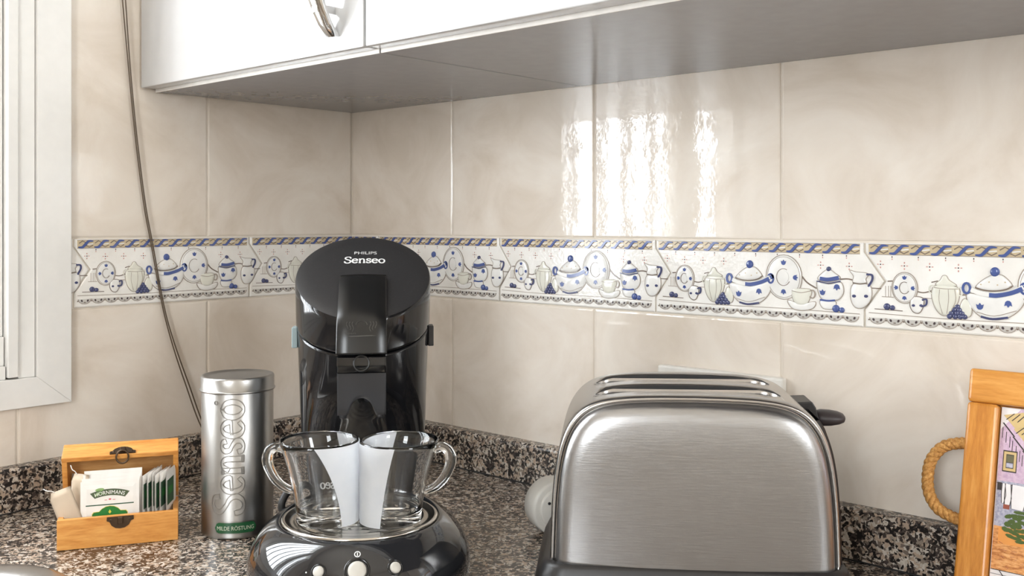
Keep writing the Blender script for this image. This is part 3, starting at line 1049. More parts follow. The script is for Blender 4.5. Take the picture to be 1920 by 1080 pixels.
# ================================================================== wall cabinets
CZ, CD, CH = 0.5085, 0.35, 0.72      # underside height, door-front distance from the wall, height
def cabinet(x0, x1, doors, label, handle_side):
    c = thing('wall_cabinet', label, 'cabinet', (x0, 0, CZ), 0, 'white wall cabinets')
    w = x1 - x0
    fb = -(CD - 0.019 - 0.003)           # front of the carcass
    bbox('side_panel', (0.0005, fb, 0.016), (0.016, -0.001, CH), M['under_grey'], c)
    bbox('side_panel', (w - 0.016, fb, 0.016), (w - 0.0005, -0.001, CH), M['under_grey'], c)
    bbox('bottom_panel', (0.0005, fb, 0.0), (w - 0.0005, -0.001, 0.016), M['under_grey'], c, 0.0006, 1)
    bbox('top_panel', (0.0005, fb, CH), (w - 0.0005, -0.001, CH + 0.016), M['carcass'], c)
    bbox('back_panel', (0.016, -0.008, 0.016), (w - 0.016, -0.002, CH), M['carcass'], c)
    bbox('edging', (0.001, fb - 0.0016, -0.0006), (w - 0.001, fb - 0.0002, 0.0150), M['edge_white'], c, 0.0004, 1)
    dw = w / doors
    for k in range(doors):
        a, e = k * dw + 0.002, (k + 1) * dw - 0.002
        d = bbox('door', (a, -CD, 0.0035), (e, -CD + 0.019, CH + 0.014), M['door_white'], c, 0.0012, 2)
        # tapered bow handle, upright
        hx = (e - 0.047) if (handle_side if doors == 1 else (k == 0)) else (a + 0.047)
        b = MB()
        rings = []
        for i in range(13):
            t = i / 12
            z = 0.018 + 0.150 * t
            bow = math.sin(PI * t) ** 0.8
            off = 0.003 + 0.030 * bow
            hw = 0.0110 + 0.0030 * bow
            th = 0.0022 + 0.001 * bow
            yy = -CD - off
            rings.append([(hx - hw, yy + th, z), (hx - hw * 0.5, yy - th * 0.6, z), (hx, yy - th, z), (hx + hw * 0.5, yy - th * 0.6, z), (hx + hw, yy + th, z), (hx, yy + th * 1.5, z)])
        b.loft(rings, M['chrome'], cap0=True, cap1=True)
        for zz in (0.045, 0.141):
            b.box((hx - 0.004, -CD - 0.024, zz - 0.004), (hx + 0.004, -CD + 0.0002, zz + 0.004), M['chrome'])
        b.build('handle', d)
    return c
cabinet(0.003, 0.4545, 1, 'white gloss single-door wall cabinet next to the left wall', True)
cabinet(0.4545, 1.357, 2, 'wide white gloss wall cabinet above the toaster', True)

# ================================================================== double wall socket behind the toaster
sk = thing('wall_socket', 'white double socket plate on tiles behind the toaster', 'socket', (0.5747, 0, 0.0905))
bbox('plate', (0, -0.0115, 0), (0.157, -0.0002, 0.0815), M['white_plastic'], sk, 0.0025, 3)
for k in range(2):
    b = MB()
    cx = 0.0395 + 0.078 * k
    seg = 32
    prof = [(0.0225, -0.0118), (0.0210, -0.0124), (0.0195, -0.0118), (0.0190, -0.0030), (0.00001, -0.0030)]
    rings = [[(cx + r * math.cos(2 * PI * i / seg), y, 0.0408 + r * math.sin(2 * PI * i / seg)) for i in range(seg)] for r, y in prof]
    b.loft(rings, M['white_plastic'])
    b.build('socket_well', sk)

# ================================================================== hanging cord on the left wall
def on_left(px, py, off=0.006):
    """point on the left wall seen along that line of sight"""
    u = (px - 960) / 1846
    s = (-u - 0.1625) / (0.6686 - 0.7435 * u)
    t = s * 1.54
    depth = 1.54 - 0.7435 * t
    return Vector((off, -t, 0.337 - (py - 418) / 1846 * depth))
cp_ = [(222, -70), (228, 0), (236, 100), (246, 210), (256, 300), (268, 390), (281, 460), (300, 565), (318, 635), (345, 715), (380, 806)]
P = [on_left(x, y, 0.007) for x, y in cp_]
P[0] = P[1] + (P[1] - P[2]) * 1.0
P = [P[0] + Vector((0, -0.02, 0.75)), P[0] + Vector((0, -0.006, 0.35))] + P
P.append(P[-1] + Vector((0.010, 0.020, -0.012)))
cord = thing('cord', 'thin brown twin cord hanging down the left wall', 'cord', tuple(P[0]))
SPN = spline(P, 8)
for s in (0, 1):
    b = MB()
    n = len(SPN)
    path = []
    for i, p in enumerate(SPN):
        w = 0.0011 + 0.0013 * max(0.0, math.sin(i / n * 9.0)) ** 2
        path.append(p - P[0] + Vector((0, (w if s else -w), 0)))
    b.tube(path, 0.00095, M['cord'], 6)
    b.build('strand', cord)

# ================================================================== coffee machine
FX, FY = -0.1431, 0.93
mc = thing('coffee_machine', 'black pod coffee machine with slanted lid in the corner', 'coffee machine', tuple(W(FX, FY, 0.0005)), R(49.1))
HY, HR = 0.120, 0.0712          # axis of the head, its radius
# --- base: domed foot, drawn out towards the back
SEG = 64
def foot_ring(r, z, back):
    pts = []
    for i in range(SEG):
        a = 2 * PI * i / SEG
        x, y = r * math.cos(a), math.sin(a)
        pts.append((x, y * (r if y < 0 else back), z))
    return pts
FOOT = [(0.098, 0.0), (0.1015, 0.004), (0.1035, 0.012), (0.1040, 0.020), (0.1028, 0.029), (0.0990, 0.038), (0.0930, 0.0465), (0.0855, 0.0535), (0.0785, 0.0580), (0.0752, 0.0595), (0.0735, 0.0590), (0.0725, 0.0560)]
b = MB()
rings = [foot_ring(r, z, r + 0.088 * (1 - (z / 0.075) ** 2)) for r, z in FOOT]
b.loft(rings, M['base_gloss'], cap0=True, cap1=True)
base = b.build('base', mc)
# --- body column
def sect(z, hw, front, back, n=SEG):
    pts = []
    for i in range(n):
        a = 2 * PI * i / n
        x, y = math.cos(a), math.sin(a)
        pts.append((hw * x, HY + (front if y < 0 else back) * y, z(y) if callable(z) else z))
    return pts
seam = lambda y: 0.2310 + 0.0260 * y
b = MB()
rings = [sect(0.030, 0.060, 0.020, 0.062), sect(0.055, 0.062, 0.024, 0.064), sect(0.075, 0.0635, 0.026, 0.066), sect(0.110, 0.065, 0.032, 0.067), sect(0.135, 0.066, 0.045, 0.068),
         sect(0.152, 0.0665, 0.056, 0.0685), sect(0.170, 0.067, 0.0625, 0.069), sect(0.190, 0.0678, 0.0665, 0.0695),
         sect(lambda y: seam(y) - 0.004, 0.0690, 0.0685, 0.070), sect(lambda y: seam(y) - 0.0016, 0.0690, 0.0690, 0.0700), sect(lambda y: seam(y) - 0.0010, 0.0670, 0.0670, 0.068)]
b.loft(rings, M['black_gloss'], cap0=True, cap1=True)
body = b.build('body', mc)
# --- lid: gloss flank with a slanted matt top
ltop = lambda y: 0.2800 + 0.0405 * y
b = MB()
def lidring(k, dz):
    return [(HR * k * math.cos(a), HY + HR * k * math.sin(a), ltop(math.sin(a) * k) + dz) for a in [2 * PI * i / SEG for i in range(SEG)]]
b.loft([sect(lambda y: seam(y) + 0.0004, 0.0680, 0.0680, 0.0690), sect(lambda y: seam(y) + 0.0008, 0.0700, 0.0695, 0.0705), sect(lambda y: seam(y) + 0.003, 0.0703, 0.0700, 0.0708),
        lidring(0.999, -0.004), lidring(0.997, -0.0015), lidring(0.985, 0.0)], M['black_gloss'], cap0=True)
lid = b.build('lid', mc)
b = MB()
b.loft([lidring(0.985, 0.0), lidring(0.96, 0.0008), lidring(0.8, 0.0022), lidring(0.5, 0.0036), lidring(0.2, 0.0042), lidring(0.0001, 0.0043)], M['lid_matt'])
b.build('lid_top', lid)
def lid_surf(x, y, dz=0.0):
    k = min(1, math.hypot(x, y - HY) / HR)
    return (x, y, ltop((y - HY) / HR) + 0.0043 * (1 - k * k) + dz)
# lettering on the lid
dr = Draw(lambda u, v, h: lid_surf(u, HY + v, h))
dr.text('PHILIPS', 0.0079, 'logo_white', 0.0005, lambda x, y: (x * 1.0 + 0.0015, 0.0320 + y))
script_word(dr, 'Senseo', 0.0080, 'logo_white', 0.0005, lambda x, y: (x * 1.02 + 0.001, 0.0160 + y * 0.95), 0.09, 0.21)
dr.build('lettering', lid)
# --- lever folded over the front
LW = 0.0242
path = [(0.1090, 0.2790), (0.092, 0.2695), (0.070, 0.2555), (0.054, 0.2440), (0.0470, 0.2360), (0.0430, 0.2260), (0.0405, 0.2160), (0.0390, 0.2070)]
path = [(p[0], p[1]) for p in spline([(p[0], p[1], 0) for p in path], 5)]
b = MB()
rings = []
for i, (y, z) in enumerate(path):
    a, c = path[max(i - 1, 0)], path[min(i + 1, len(path) - 1)]
    t = Vector((c[0] - a[0], c[1] - a[1])).normalized()
    nv = Vector((t.y, -t.x))          # outwards (front / up)
    if nv.y < 0 and i < 10:
        nv = -nv
    nv = Vector((-abs(nv.x), abs(nv.y)))
    w = LW * (1.0 + 0.03 * i / len(path))
    th = 0.0030
    def q(x, d):
        return (x, y + nv.x * d, z + nv.y * d)
    rings.append([q(-w, -0.006), q(-w, th - 0.001), q(-w + 0.001, th), q(-w * 0.5, th + 0.0008), q(0, th + 0.001), q(w * 0.5, th + 0.0008), q(w - 0.001, th), q(w, th - 0.001), q(w, -0.006)])
b.loft(rings, M['lever_black'], cap0=True, cap1=True)
lever = b.build('lever', mc)
# embossed vapour mark on the lever
def lever_pt(u, v, h):
    y0 = 0.062 - v * 0.55
    # nearest path point by arc parameter v (0 at top edge of the mark, grows downwards)
    tt = min(max(v, 0), 1) * (len(path) - 1)
    i = int(tt)
    f = tt - i
    a, c = path[i], path[min(i + 1, len(path) - 1)]
    y, z = a[0] + (c[0] - a[0]) * f, a[1] + (c[1] - a[1]) * f
    t = Vector((c[0] - a[0], c[1] - a[1]))
    t = t.normalized() if t.length > 1e-9 else Vector((-0.3, -1)).normalized()
    nv = Vector((-abs(t.y), abs(t.x)))
    return (u, y + nv.x * (0.0041 + h), z + nv.y * (0.0041 + h))
dr = Draw(lever_pt)
M['emboss'] = plain('embossed_grey', (62, 60, 58), 0.35)
for s in (-1, 1):
    for k in range(3):
        dr.stroke([(s * (0.0085 + 0.0028 * k + 0.0008 * math.sin(j * 1.2)), 0.56 + 0.02 * j) for j in range(7 - k)], 0.0006, 'emboss', 0.0003)
dr.stroke([(0.0055 * math.cos(a), 0.60 - 0.05 * math.sin(a)) for a in [PI * i / 10 for i in range(11)]], 0.0007, 'emboss', 0.0003)
dr.stroke([(-0.012, 0.745), (0.012, 0.735)], 0.012, 'emboss', 0.0003)
dr.text('open', 0.0055, 'emboss', 0.0004, lambda x, y: (x - 0.011, 0.715 - y * 7))
dr.build('embossed_mark', lever)
# --- latch with thumb hollow, and the spout below
b = MB()
prof = [(0.0470, 0.2055), (0.0385, 0.2050), (0.0365, 0.1960), (0.0440, 0.1875), (0.0600, 0.1870), (0.0700, 0.2055)]
b.loft([[(sx, y, z) for y, z in prof] for sx in (-0.0238, 0.0238)], M['black_gloss'], cap0=True, cap1=True, smooth=False)
latch = b.build('latch', mc, bevel=0.001)
b = MB()
b.lathe([(0.0085, 0.0), (0.0083, 0.0012), (0.0072, 0.0016), (0.0066, 0.0004), (0.0040, -0.0010), (0.0, -0.0014)], M['lever_black'], 28)
o = b.build('thumb_hollow', latch)
o.location = (0, 0.0378, 0.1985)
o.rotation_euler = (R(78), 0, 0)
M['spout_black'] = plain('satin_black_spout', (50, 50, 52), 0.30)
b = MB()
# front skin with an arched mouth, as a swept outline
n = 24
sw = 0.0240
z_top, z_bot = 0.1880, 0.1455
def skin(x, z):
    t = (z_top - z) / (z_top - z_bot)
    return 0.0425 + 0.0060 * t + 0.9 * x * x
cols = []
for i in range(n + 1):
    x = -sw + 2 * sw * i / n
    e = 1 - (x / 0.0125) ** 2
    zb = z_bot + (0.0175 * math.sqrt(e) if e > 0 else 0.0)
    cols.append((x, zb))
ov, iv = [], []
for (x, zb) in cols:
    zs = [z_top + (zb - z_top) * k / 6 for k in range(7)]
    ov.append([(x, skin(x, z), z) for z in zs])
b.loft(ov, M['spout_black'], closed=False)
b.loft([[(p[0], p[1] + 0.003, p[2]) for p in r] for r in ov], M['spout_black'], closed=False)
for i in range(n):
    p0, p1 = ov[i][-1], ov[i + 1][-1]
    ids = [b.vert(q) for q in (p0, p1, (p1[0], p1[1] + 0.003, p1[2]), (p0[0], p0[1] + 0.003, p0[2]))]
    b.face(ids, M['spout_black'])
for s in (0, -1):
    r = ov[s]
    for k in range(6):
        ids = [b.vert(q) for q in (r[k], r[k + 1], (r[k + 1][0], 0.075, r[k + 1][2]), (r[k][0], 0.075, r[k][2]))]
        b.face(ids, M['spout_black'])
spout = b.build('spout', mc, weld=True)
for sx in (-0.0185, 0.0185):
    b = MB()
    b.tube([(sx, 0.054, 0.160), (sx, 0.0535, 0.1425)], 0.0036, M['spout_black'], 12)
    b.build('nozzle', spout)
# --- side clips
for s, m in ((-1, 'tab_blue'), (1, 'dark_plastic')):
    o = bbox('side_clip', (s * 0.0712 - 0.0030, HY - 0.010, 0.2055), (s * 0.0712 + 0.0030, HY + 0.010, 0.2270), M[m], mc, 0.001, 2)
    o['label'] = 'pale blue side clip' if s < 0 else 'dark side clip'
# --- drip tray
b = MB()
pr = [(0.0715, 0.0560), (0.0730, 0.0592), (0.0728, 0.0608), (0.0712, 0.0616), (0.0690, 0.0612), (0.0672, 0.0596), (0.0640, 0.0586), (0.0610, 0.0590), (0.0598, 0.0598), (0.0586, 0.0590)]
for k in range(5):
    r = 0.055 - 0.010 * k
    pr += [(r + 0.002, 0.0587), (r, 0.0596), (r - 0.003, 0.0597), (r - 0.005, 0.0587)]
pr += [(0.006, 0.0590), (0.0, 0.0590)]
b.lathe(pr, M['tray_steel'], 72)
b.build('drip_tray', mc)
# --- buttons and power mark on the front of the foot
def foot_at(t, ang):
    """t in profile index units, ang from straight ahead (degrees)"""
    i = int(t)
    f = t - i
    r = FOOT[i][0] + (FOOT[i + 1][0] - FOOT[i][0]) * f
    z = FOOT[i][1] + (FOOT[i + 1][1] - FOOT[i][1]) * f
    dr_, dz_ = FOOT[i + 1][0] - FOOT[i][0], FOOT[i + 1][1] - FOOT[i][1]
    a = R(-90 + ang)
    nrm = Vector((dz_ * math.cos(a), dz_ * math.sin(a), -dr_)).normalized()
    return Vector((r * math.cos(a), r * math.sin(a), z)), nrm
for ang, rad, t in ((0, 0.0078, 5.45), (-19.5, 0.0048, 5.30), (19.5, 0.0048, 5.38)):
    p, nrm = foot_at(t, ang)
    b = MB()
    b.lathe([(rad * 1.45, -0.0015), (rad * 1.42, 0.0004), (rad * 1.30, 0.0007), (rad * 1.16, 0.0000), (rad * 1.1, -0.001), (0, -0.001)], M['black_gloss'], 32)
    ring = b.build('button_ring', base)
    b = MB()
    b.lathe([(rad, -0.001), (rad, 0.0010), (rad * 0.93, 0.0018), (rad * 0.6, 0.0024), (0, 0.0027)], M['grey_button'], 32)
    btn = b.build('button', base)
    for o in (ring, btn):
        o.location = p
        o.rotation_euler = nrm.to_track_quat('Z', 'Y').to_euler()
p, nrm = foot_at(6.85, 0)
dr = Draw()
dr.ring((0, 0), 0.0024, 0.0024, 0.0007, 'logo_white', 0.0004, n=24)
dr.stroke([(0, -0.0013), (0, 0.0013)], 0.0008, 'logo_white', 0.0004)
o = dr.build('power_mark', base)
o.location = p
tq = nrm.to_track_quat('Z', 'Y')
o.rotation_euler = tq.to_euler()
p, nrm = foot_at(5.15, -26)
dr = Draw()
dr.disc((0, 0), 0.0006, 0.0006, 'logo_white', 0.0004)
o = dr.build('indicator_dot', base)
o.location = p
o.rotation_euler = nrm.to_track_quat('Z', 'Y').to_euler()
# --- power lead at the back left of the foot
b = MB()
pc = spline([(-0.058, 0.105, 0.060), (-0.064, 0.092, 0.066), (-0.074, 0.084, 0.064), (-0.081, 0.079, 0.052), (-0.080, 0.080, 0.038), (-0.090, 0.086, 0.020), (-0.106, 0.105, 0.0060), (-0.09, 0.16, 0.0046), (-0.05, 0.215, 0.0046)], 7)
b.tube(pc, 0.0038, M['black_cord'], 10)
b.build('power_lead', mc)

# ================================================================== two glass cups on the drip tray
def cup(loc, side, label):
    """side = -1: handle to the left, frosted on the right; +1 mirrored"""
    c = thing('glass_cup', label, 'cup', loc, R(42.0), 'glass cups on the drip tray')
    Hh, rb, rt, sh = 0.0752, 0.0284, 0.0368, 0.0088
    def rad(z):
        t = z / Hh
        return rb + (rt - rb) * (0.35 * t + 0.65 * t ** 2.2)
    def ctr(z):
        return side * (rad(z) - rb)
    seg = 56
    prof = [(0.0, 0.0006), (rb * 0.80, 0.0006), (rb * 0.92, 0.0002), (rb * 0.985, 0.0014)]
    prof += [(None, z) for z in (0.003, 0.010, 0.020, 0.030, 0.040, 0.050, 0.060, 0.068, 0.0722)]
    rings = []
    def ring(r, z, cx):
        return [(cx + max(r, 1e-5) * math.cos(2 * PI * i / seg), max(r, 1e-5) * math.sin(2 * PI * i / seg), z) for i in range(seg)]
    for r, z in prof:
        rings.append(ring(r if r is not None else rad(z), z, ctr(z)))
    th = 0.0026
    rings.append(ring(rad(Hh) - 0.0006, Hh + 0.0006, ctr(Hh)))
    rings.append(ring(rad(Hh) - th * 0.5, Hh + 0.0010, ctr(Hh)))
    rings.append(ring(rad(Hh) - th + 0.0004, Hh + 0.0004, ctr(Hh)))
    for z in (0.070, 0.060, 0.050, 0.040, 0.030, 0.020, 0.013):
        rings.append(ring(rad(z) - th, z, ctr(z)))
    rings.append(ring(rad(0.010) - th - 0.002, 0.0092, ctr(0.01)))
    rings.append(ring(rad(0.010) * 0.6, 0.0080, ctr(0.01)))
    rings.append(ring(0.0, 0.0076, ctr(0.01)))
    b = MB()
    b.loft(rings, M['glass'])
    b.build('bowl', c)
    # handle: bent glass rod
    s = side
    e = lambda z: ctr(z) + s * rad(z)
    hp = [(e(0.066) - s * 0.0012, 0.0660), (e(0.066) + s * 0.006, 0.0690), (e(0.066) + s * 0.0125, 0.0650), (e(0.055) + s * 0.0180, 0.0550), (e(0.045) + s * 0.0155, 0.0420),
          (e(0.034) + s * 0.0105, 0.0335), (e(0.028) + s * 0.0035, 0.0290), (e(0.0275) - s * 0.0012, 0.0285)]
    path = spline([(x, 0.0, z) for x, z in hp], 6)
    b = MB()
    b.tube(path, [0.0046 - 0.0014 * abs(2 * i / (len(path) - 1) - 0.75) for i in range(len(path))], M['glass'], 16, flat=1.15)
    b.build('handle', c)
    # frosted band wrapped round the inner side, in front and behind
    b = MB()
    cols, nz, na = [], 14, 30
    for j in range(nz + 1):
        z = 0.0012 + (Hh - 0.0018) * j / nz
        t = j / nz
        half_f = (54 + 32 * t ** 1.6) if side < 0 else (78 + 12 * t)
        half_b = (58 + 16 * t) if side < 0 else (66 + 14 * t)
        mid = 0.0 if side < 0 else 180.0
        row = []
        for i in range(na + 1):
            k = i / na
            a = -half_f + (half_f + half_b) * k
            a = mid + (a if side < 0 else -a)
            rr = (rad(z) if z > 0.003 else rb * 0.99) + 0.00025
            row.append((ctr(z) + rr * math.cos(R(a)), rr * math.sin(R(a)), z))
        cols.append(row)
    b.loft(cols, M['frost'], closed=False)
    b.build('frosted_band', c)
    if side < 0:
        # maker's word printed on the far side, seen reversed through the glass
        z0 = 0.0225
        def wrap(u, v, h):
            a = R(100) - u / rad(z0)
            rr = rad(z0 + v) + 0.0004 + h
            return (ctr(z0 + v) + rr * math.cos(a), rr * math.sin(a), z0 + v)
        dr = Draw(wrap)
        script_word(dr, 'Senseo', 0.0056, 'logo_white', 0.0002, lambda x, y: (-x + 0.0085, y), 0.14, 0.28)
        dr.build('printed_word', c)
    return c
MX, MD, MZ = -0.1414, 0.9125, 0.0608
cup(tuple(W(MX - 0.0288, MD, MZ)), -1, 'clear glass cup with its handle to the left')
cup(tuple(W(MX + 0.0288, MD, MZ)), 1, 'clear glass cup with its handle to the right')

# ================================================================== coffee tin
tin = thing('coffee_tin', 'tall round silver tin with raised lettering and green badge', 'tin', tuple(W(-0.3018, 1.084)), R(44))
TR, TH = 0.0383, 0.171
b = MB()
b.lathe([(0.0, 0.0008), (TR - 0.003, 0.0008), (TR - 0.0012, 0.0), (TR, 0.001), (TR + 0.0004, 0.002), (TR, 0.0035), (TR, TH - 0.012), (TR - 0.001, TH - 0.0105), (0, TH - 0.0105)], M['tin'], 72)
b.build('body', tin)
b = MB()
LR = TR + 0.0009
b.lathe([(LR - 0.0012, TH - 0.0165), (LR + 0.0008, TH - 0.0163), (LR + 0.0013, TH - 0.0152), (LR + 0.0006, TH - 0.0142), (LR, TH - 0.0138), (LR, TH - 0.0022), (LR - 0.0008, TH - 0.0006), (LR - 0.0022, TH),
         (LR - 0.0040, TH - 0.0004), (LR - 0.0060, TH - 0.0016), (LR - 0.010, TH - 0.0018), (LR * 0.5, TH - 0.0012), (0, TH - 0.0010)], M['tin'], 72)
b.build('lid', tin)
def tin_wrap(u, v, h):
    a = -PI / 2 + u / TR
    rr = TR + h
    return (rr * math.cos(a), rr * math.sin(a), v)
dr = Draw(tin_wrap)
class _P: pass
# the word runs upwards: text x -> height, text y -> to the left
def tin_letters(d):
    place = lambda x, y: (0.0150 - y, 0.0885 + x)
    script_word(d, 'Senseo', 0.0226, 'tin', 0.0006, place, 0.12, 0.26, -0.0004, outline=0.0011)
    d.ring((-0.0145, 0.1455), 0.0020, 0.0020, 0.0005, 'tin', 0.0006, -0.0002)
    d.text('R', 0.0032, 'tin', 0.0007, lambda x, y: (-0.0145 + x, 0.1444 + y))
tin_letters(dr)
dr.build('raised_lettering', tin)
dr = Draw(tin_wrap)
def pill(w, h, n=8):
    pts = []
    for cx, a0 in ((w / 2 - h / 2, -90), (-w / 2 + h / 2, 90)):
        for i in range(n + 1):
            a = R(a0 + 180 * i / n)
            pts.append((cx + h / 2 * math.cos(a), h / 2 * math.sin(a)))
    # split long straights so the pill follows the curve
    out = []
    for i, p in enumerate(pts):
        q = pts[(i + 1) % len(pts)]
        k = max(1, int(math.hypot(q[0] - p[0], q[1] - p[1]) / 0.003))
        out += [(p[0] + (q[0] - p[0]) * j / k, p[1] + (q[1] - p[1]) * j / k) for j in range(k)]
    return out
bc = (0.0066, 0.0128)
def strip_pill(d, w, h, m, hh, n=20):
    top, bot = [], []
    for i in range(n + 1):
        x = -w / 2 + w * i / n
        e = abs(x) - (w / 2 - h / 2)
        y = h / 2 if e <= 0 else math.sqrt(max(0, (h / 2) ** 2 - e * e))
        top.append((bc[0] + x, bc[1] + y))
        bot.append((bc[0] + x, bc[1] - y))
    for i in range(n):
        ids = [d.pt(*bot[i], hh), d.pt(*bot[i + 1], hh), d.pt(*top[i + 1], hh), d.pt(*top[i], hh)]
        d.face(ids, M[m])
    loop = bot + top[::-1][1:-1]
    for i in range(len(loop)):
        p, q_ = loop[i], loop[(i + 1) % len(loop)]
        d.face([d.pt(*p, 0), d.pt(*q_, 0), d.pt(*q_, hh), d.pt(*p, hh)], M[m])
strip_pill(dr, 0.0470, 0.0135, 'tin', 0.0006)
strip_pill(dr, 0.0440, 0.0112, 'badge_green', 0.0009)
dr.text('MILDE RÖSTUNG', 0.0060, 'badge_text', 0.0011, lambda x, y: (bc[0] + x * 0.84, bc[1] - 0.0022 + y))
dr.build('badge', tin)['label'] = 'green oval badge with pale lettering'

# ================================================================== wooden tea box
bx = thing('tea_box', 'small open wooden box full of tea bags', 'box', (0.1933, -0.5388, 0.0), R(60.3))
BW, BD, BHt, TK = 0.118, 0.058, 0.0315, 0.0055
bm_ = M['pine_x']
bbox('front_board', (0, 0, 0.0002), (BW, TK, BHt), bm_, bx, 0.0007)
bbox('back_board', (0, BD - TK, 0.0002), (BW, BD, BHt), bm_, bx, 0.0007)
bbox('side_board', (0.0002, TK, 0.0002), (TK, BD - TK, BHt), bm_, bx, 0.0005)
bbox('side_board', (BW - TK, TK, 0.0002), (BW - 0.0002, BD - TK, BHt), bm_, bx, 0.0005)
bbox('bottom_board', (TK, TK, 0.0006), (BW - TK, BD - TK, 0.004), M['pine_in'], bx)
# lid as a part with boards, hinged at the back edge
LWH = 0.027
lidp = bbox('lid', (0, -BD, LWH - 0.005), (BW, 0, LWH), bm_, bx, 0.0007)
lidp.location = (0, BD, BHt + 0.0006)
lidp.rotation_euler = (R(-70), 0, 0)
bbox('lid_front_board', (0, -BD, 0.0), (BW, -BD + TK, LWH - 0.0051), bm_, lidp, 0.0007)
bbox('lid_back_board', (0, -TK, 0.0), (BW, 0, LWH - 0.0051), M['pine_in'], lidp, 0.0005)
bbox('lid_side_board', (0.0002, -BD + TK, 0.0), (TK, -TK, LWH - 0.0051), bm_, lidp, 0.0005)
bbox('lid_side_board', (BW - TK, -BD + TK, 0.0), (BW - 0.0002, -TK, LWH - 0.0051), bm_, lidp, 0.0005)
bbox('lid_lining', (TK, -BD + TK, LWH - 0.0062), (BW - TK, -TK, LWH - 0.0049), M['pine_in'], lidp)
# bronze clasp: half-round plates with a ring on the lid and a catch on the box
def clasp_plate(parent, y, z, up):
    d = Draw()
    pts = [(-0.0130, 0.0), (0.0130, 0.0), (0.0132, 0.0040), (0.0105, 0.0050), (0.0085, 0.0090), (0.0045, 0.0118), (0.0, 0.0125), (-0.0045, 0.0118), (-0.0085, 0.0090), (-0.0105, 0.0050), (-0.0132, 0.0040)]
    d.poly([(p[0], p[1] * up) for p in pts], 'bronze', 0.0011)
    for s in (-1, 1):
        d.disc((s * 0.0092, 0.0030 * up), 0.0012, 0.0012, 'bronze', 0.0018, n=10, dome=True)
    o = d.build('clasp_plate', parent)
    o.rotation_euler = (PI / 2, 0, 0)
    o.location = (BW * 0.515, y, z)
    return o
cpl = clasp_plate(bx, -0.0001, BHt - 0.0008, -1)
bbox('catch', (-0.0026, -0.0075, 0.0010), (0.0026, -0.0002, 0.0042), M['bronze'], cpl, 0.0008)
cpl = clasp_plate(lidp, -BD - 0.0001, 0.0012, 1)
bbox('hasp_lug', (-0.0030, 0.0008, 0.0010), (0.0030, 0.0096, 0.0034), M['bronze'], cpl, 0.0009)
b = MB()
b.tube([(0.0062 * math.cos(2 * PI * i / 24), -0.0022 - 0.34 * (0.0062 + 0.0070 * math.sin(2 * PI * i / 24)), 0.0048 - 0.94 * (0.0062 + 0.0070 * math.sin(2 * PI * i / 24))) for i in range(24)], 0.0010, M['bronze'], 8, loop=True)
b.build('hasp_ring', cpl)

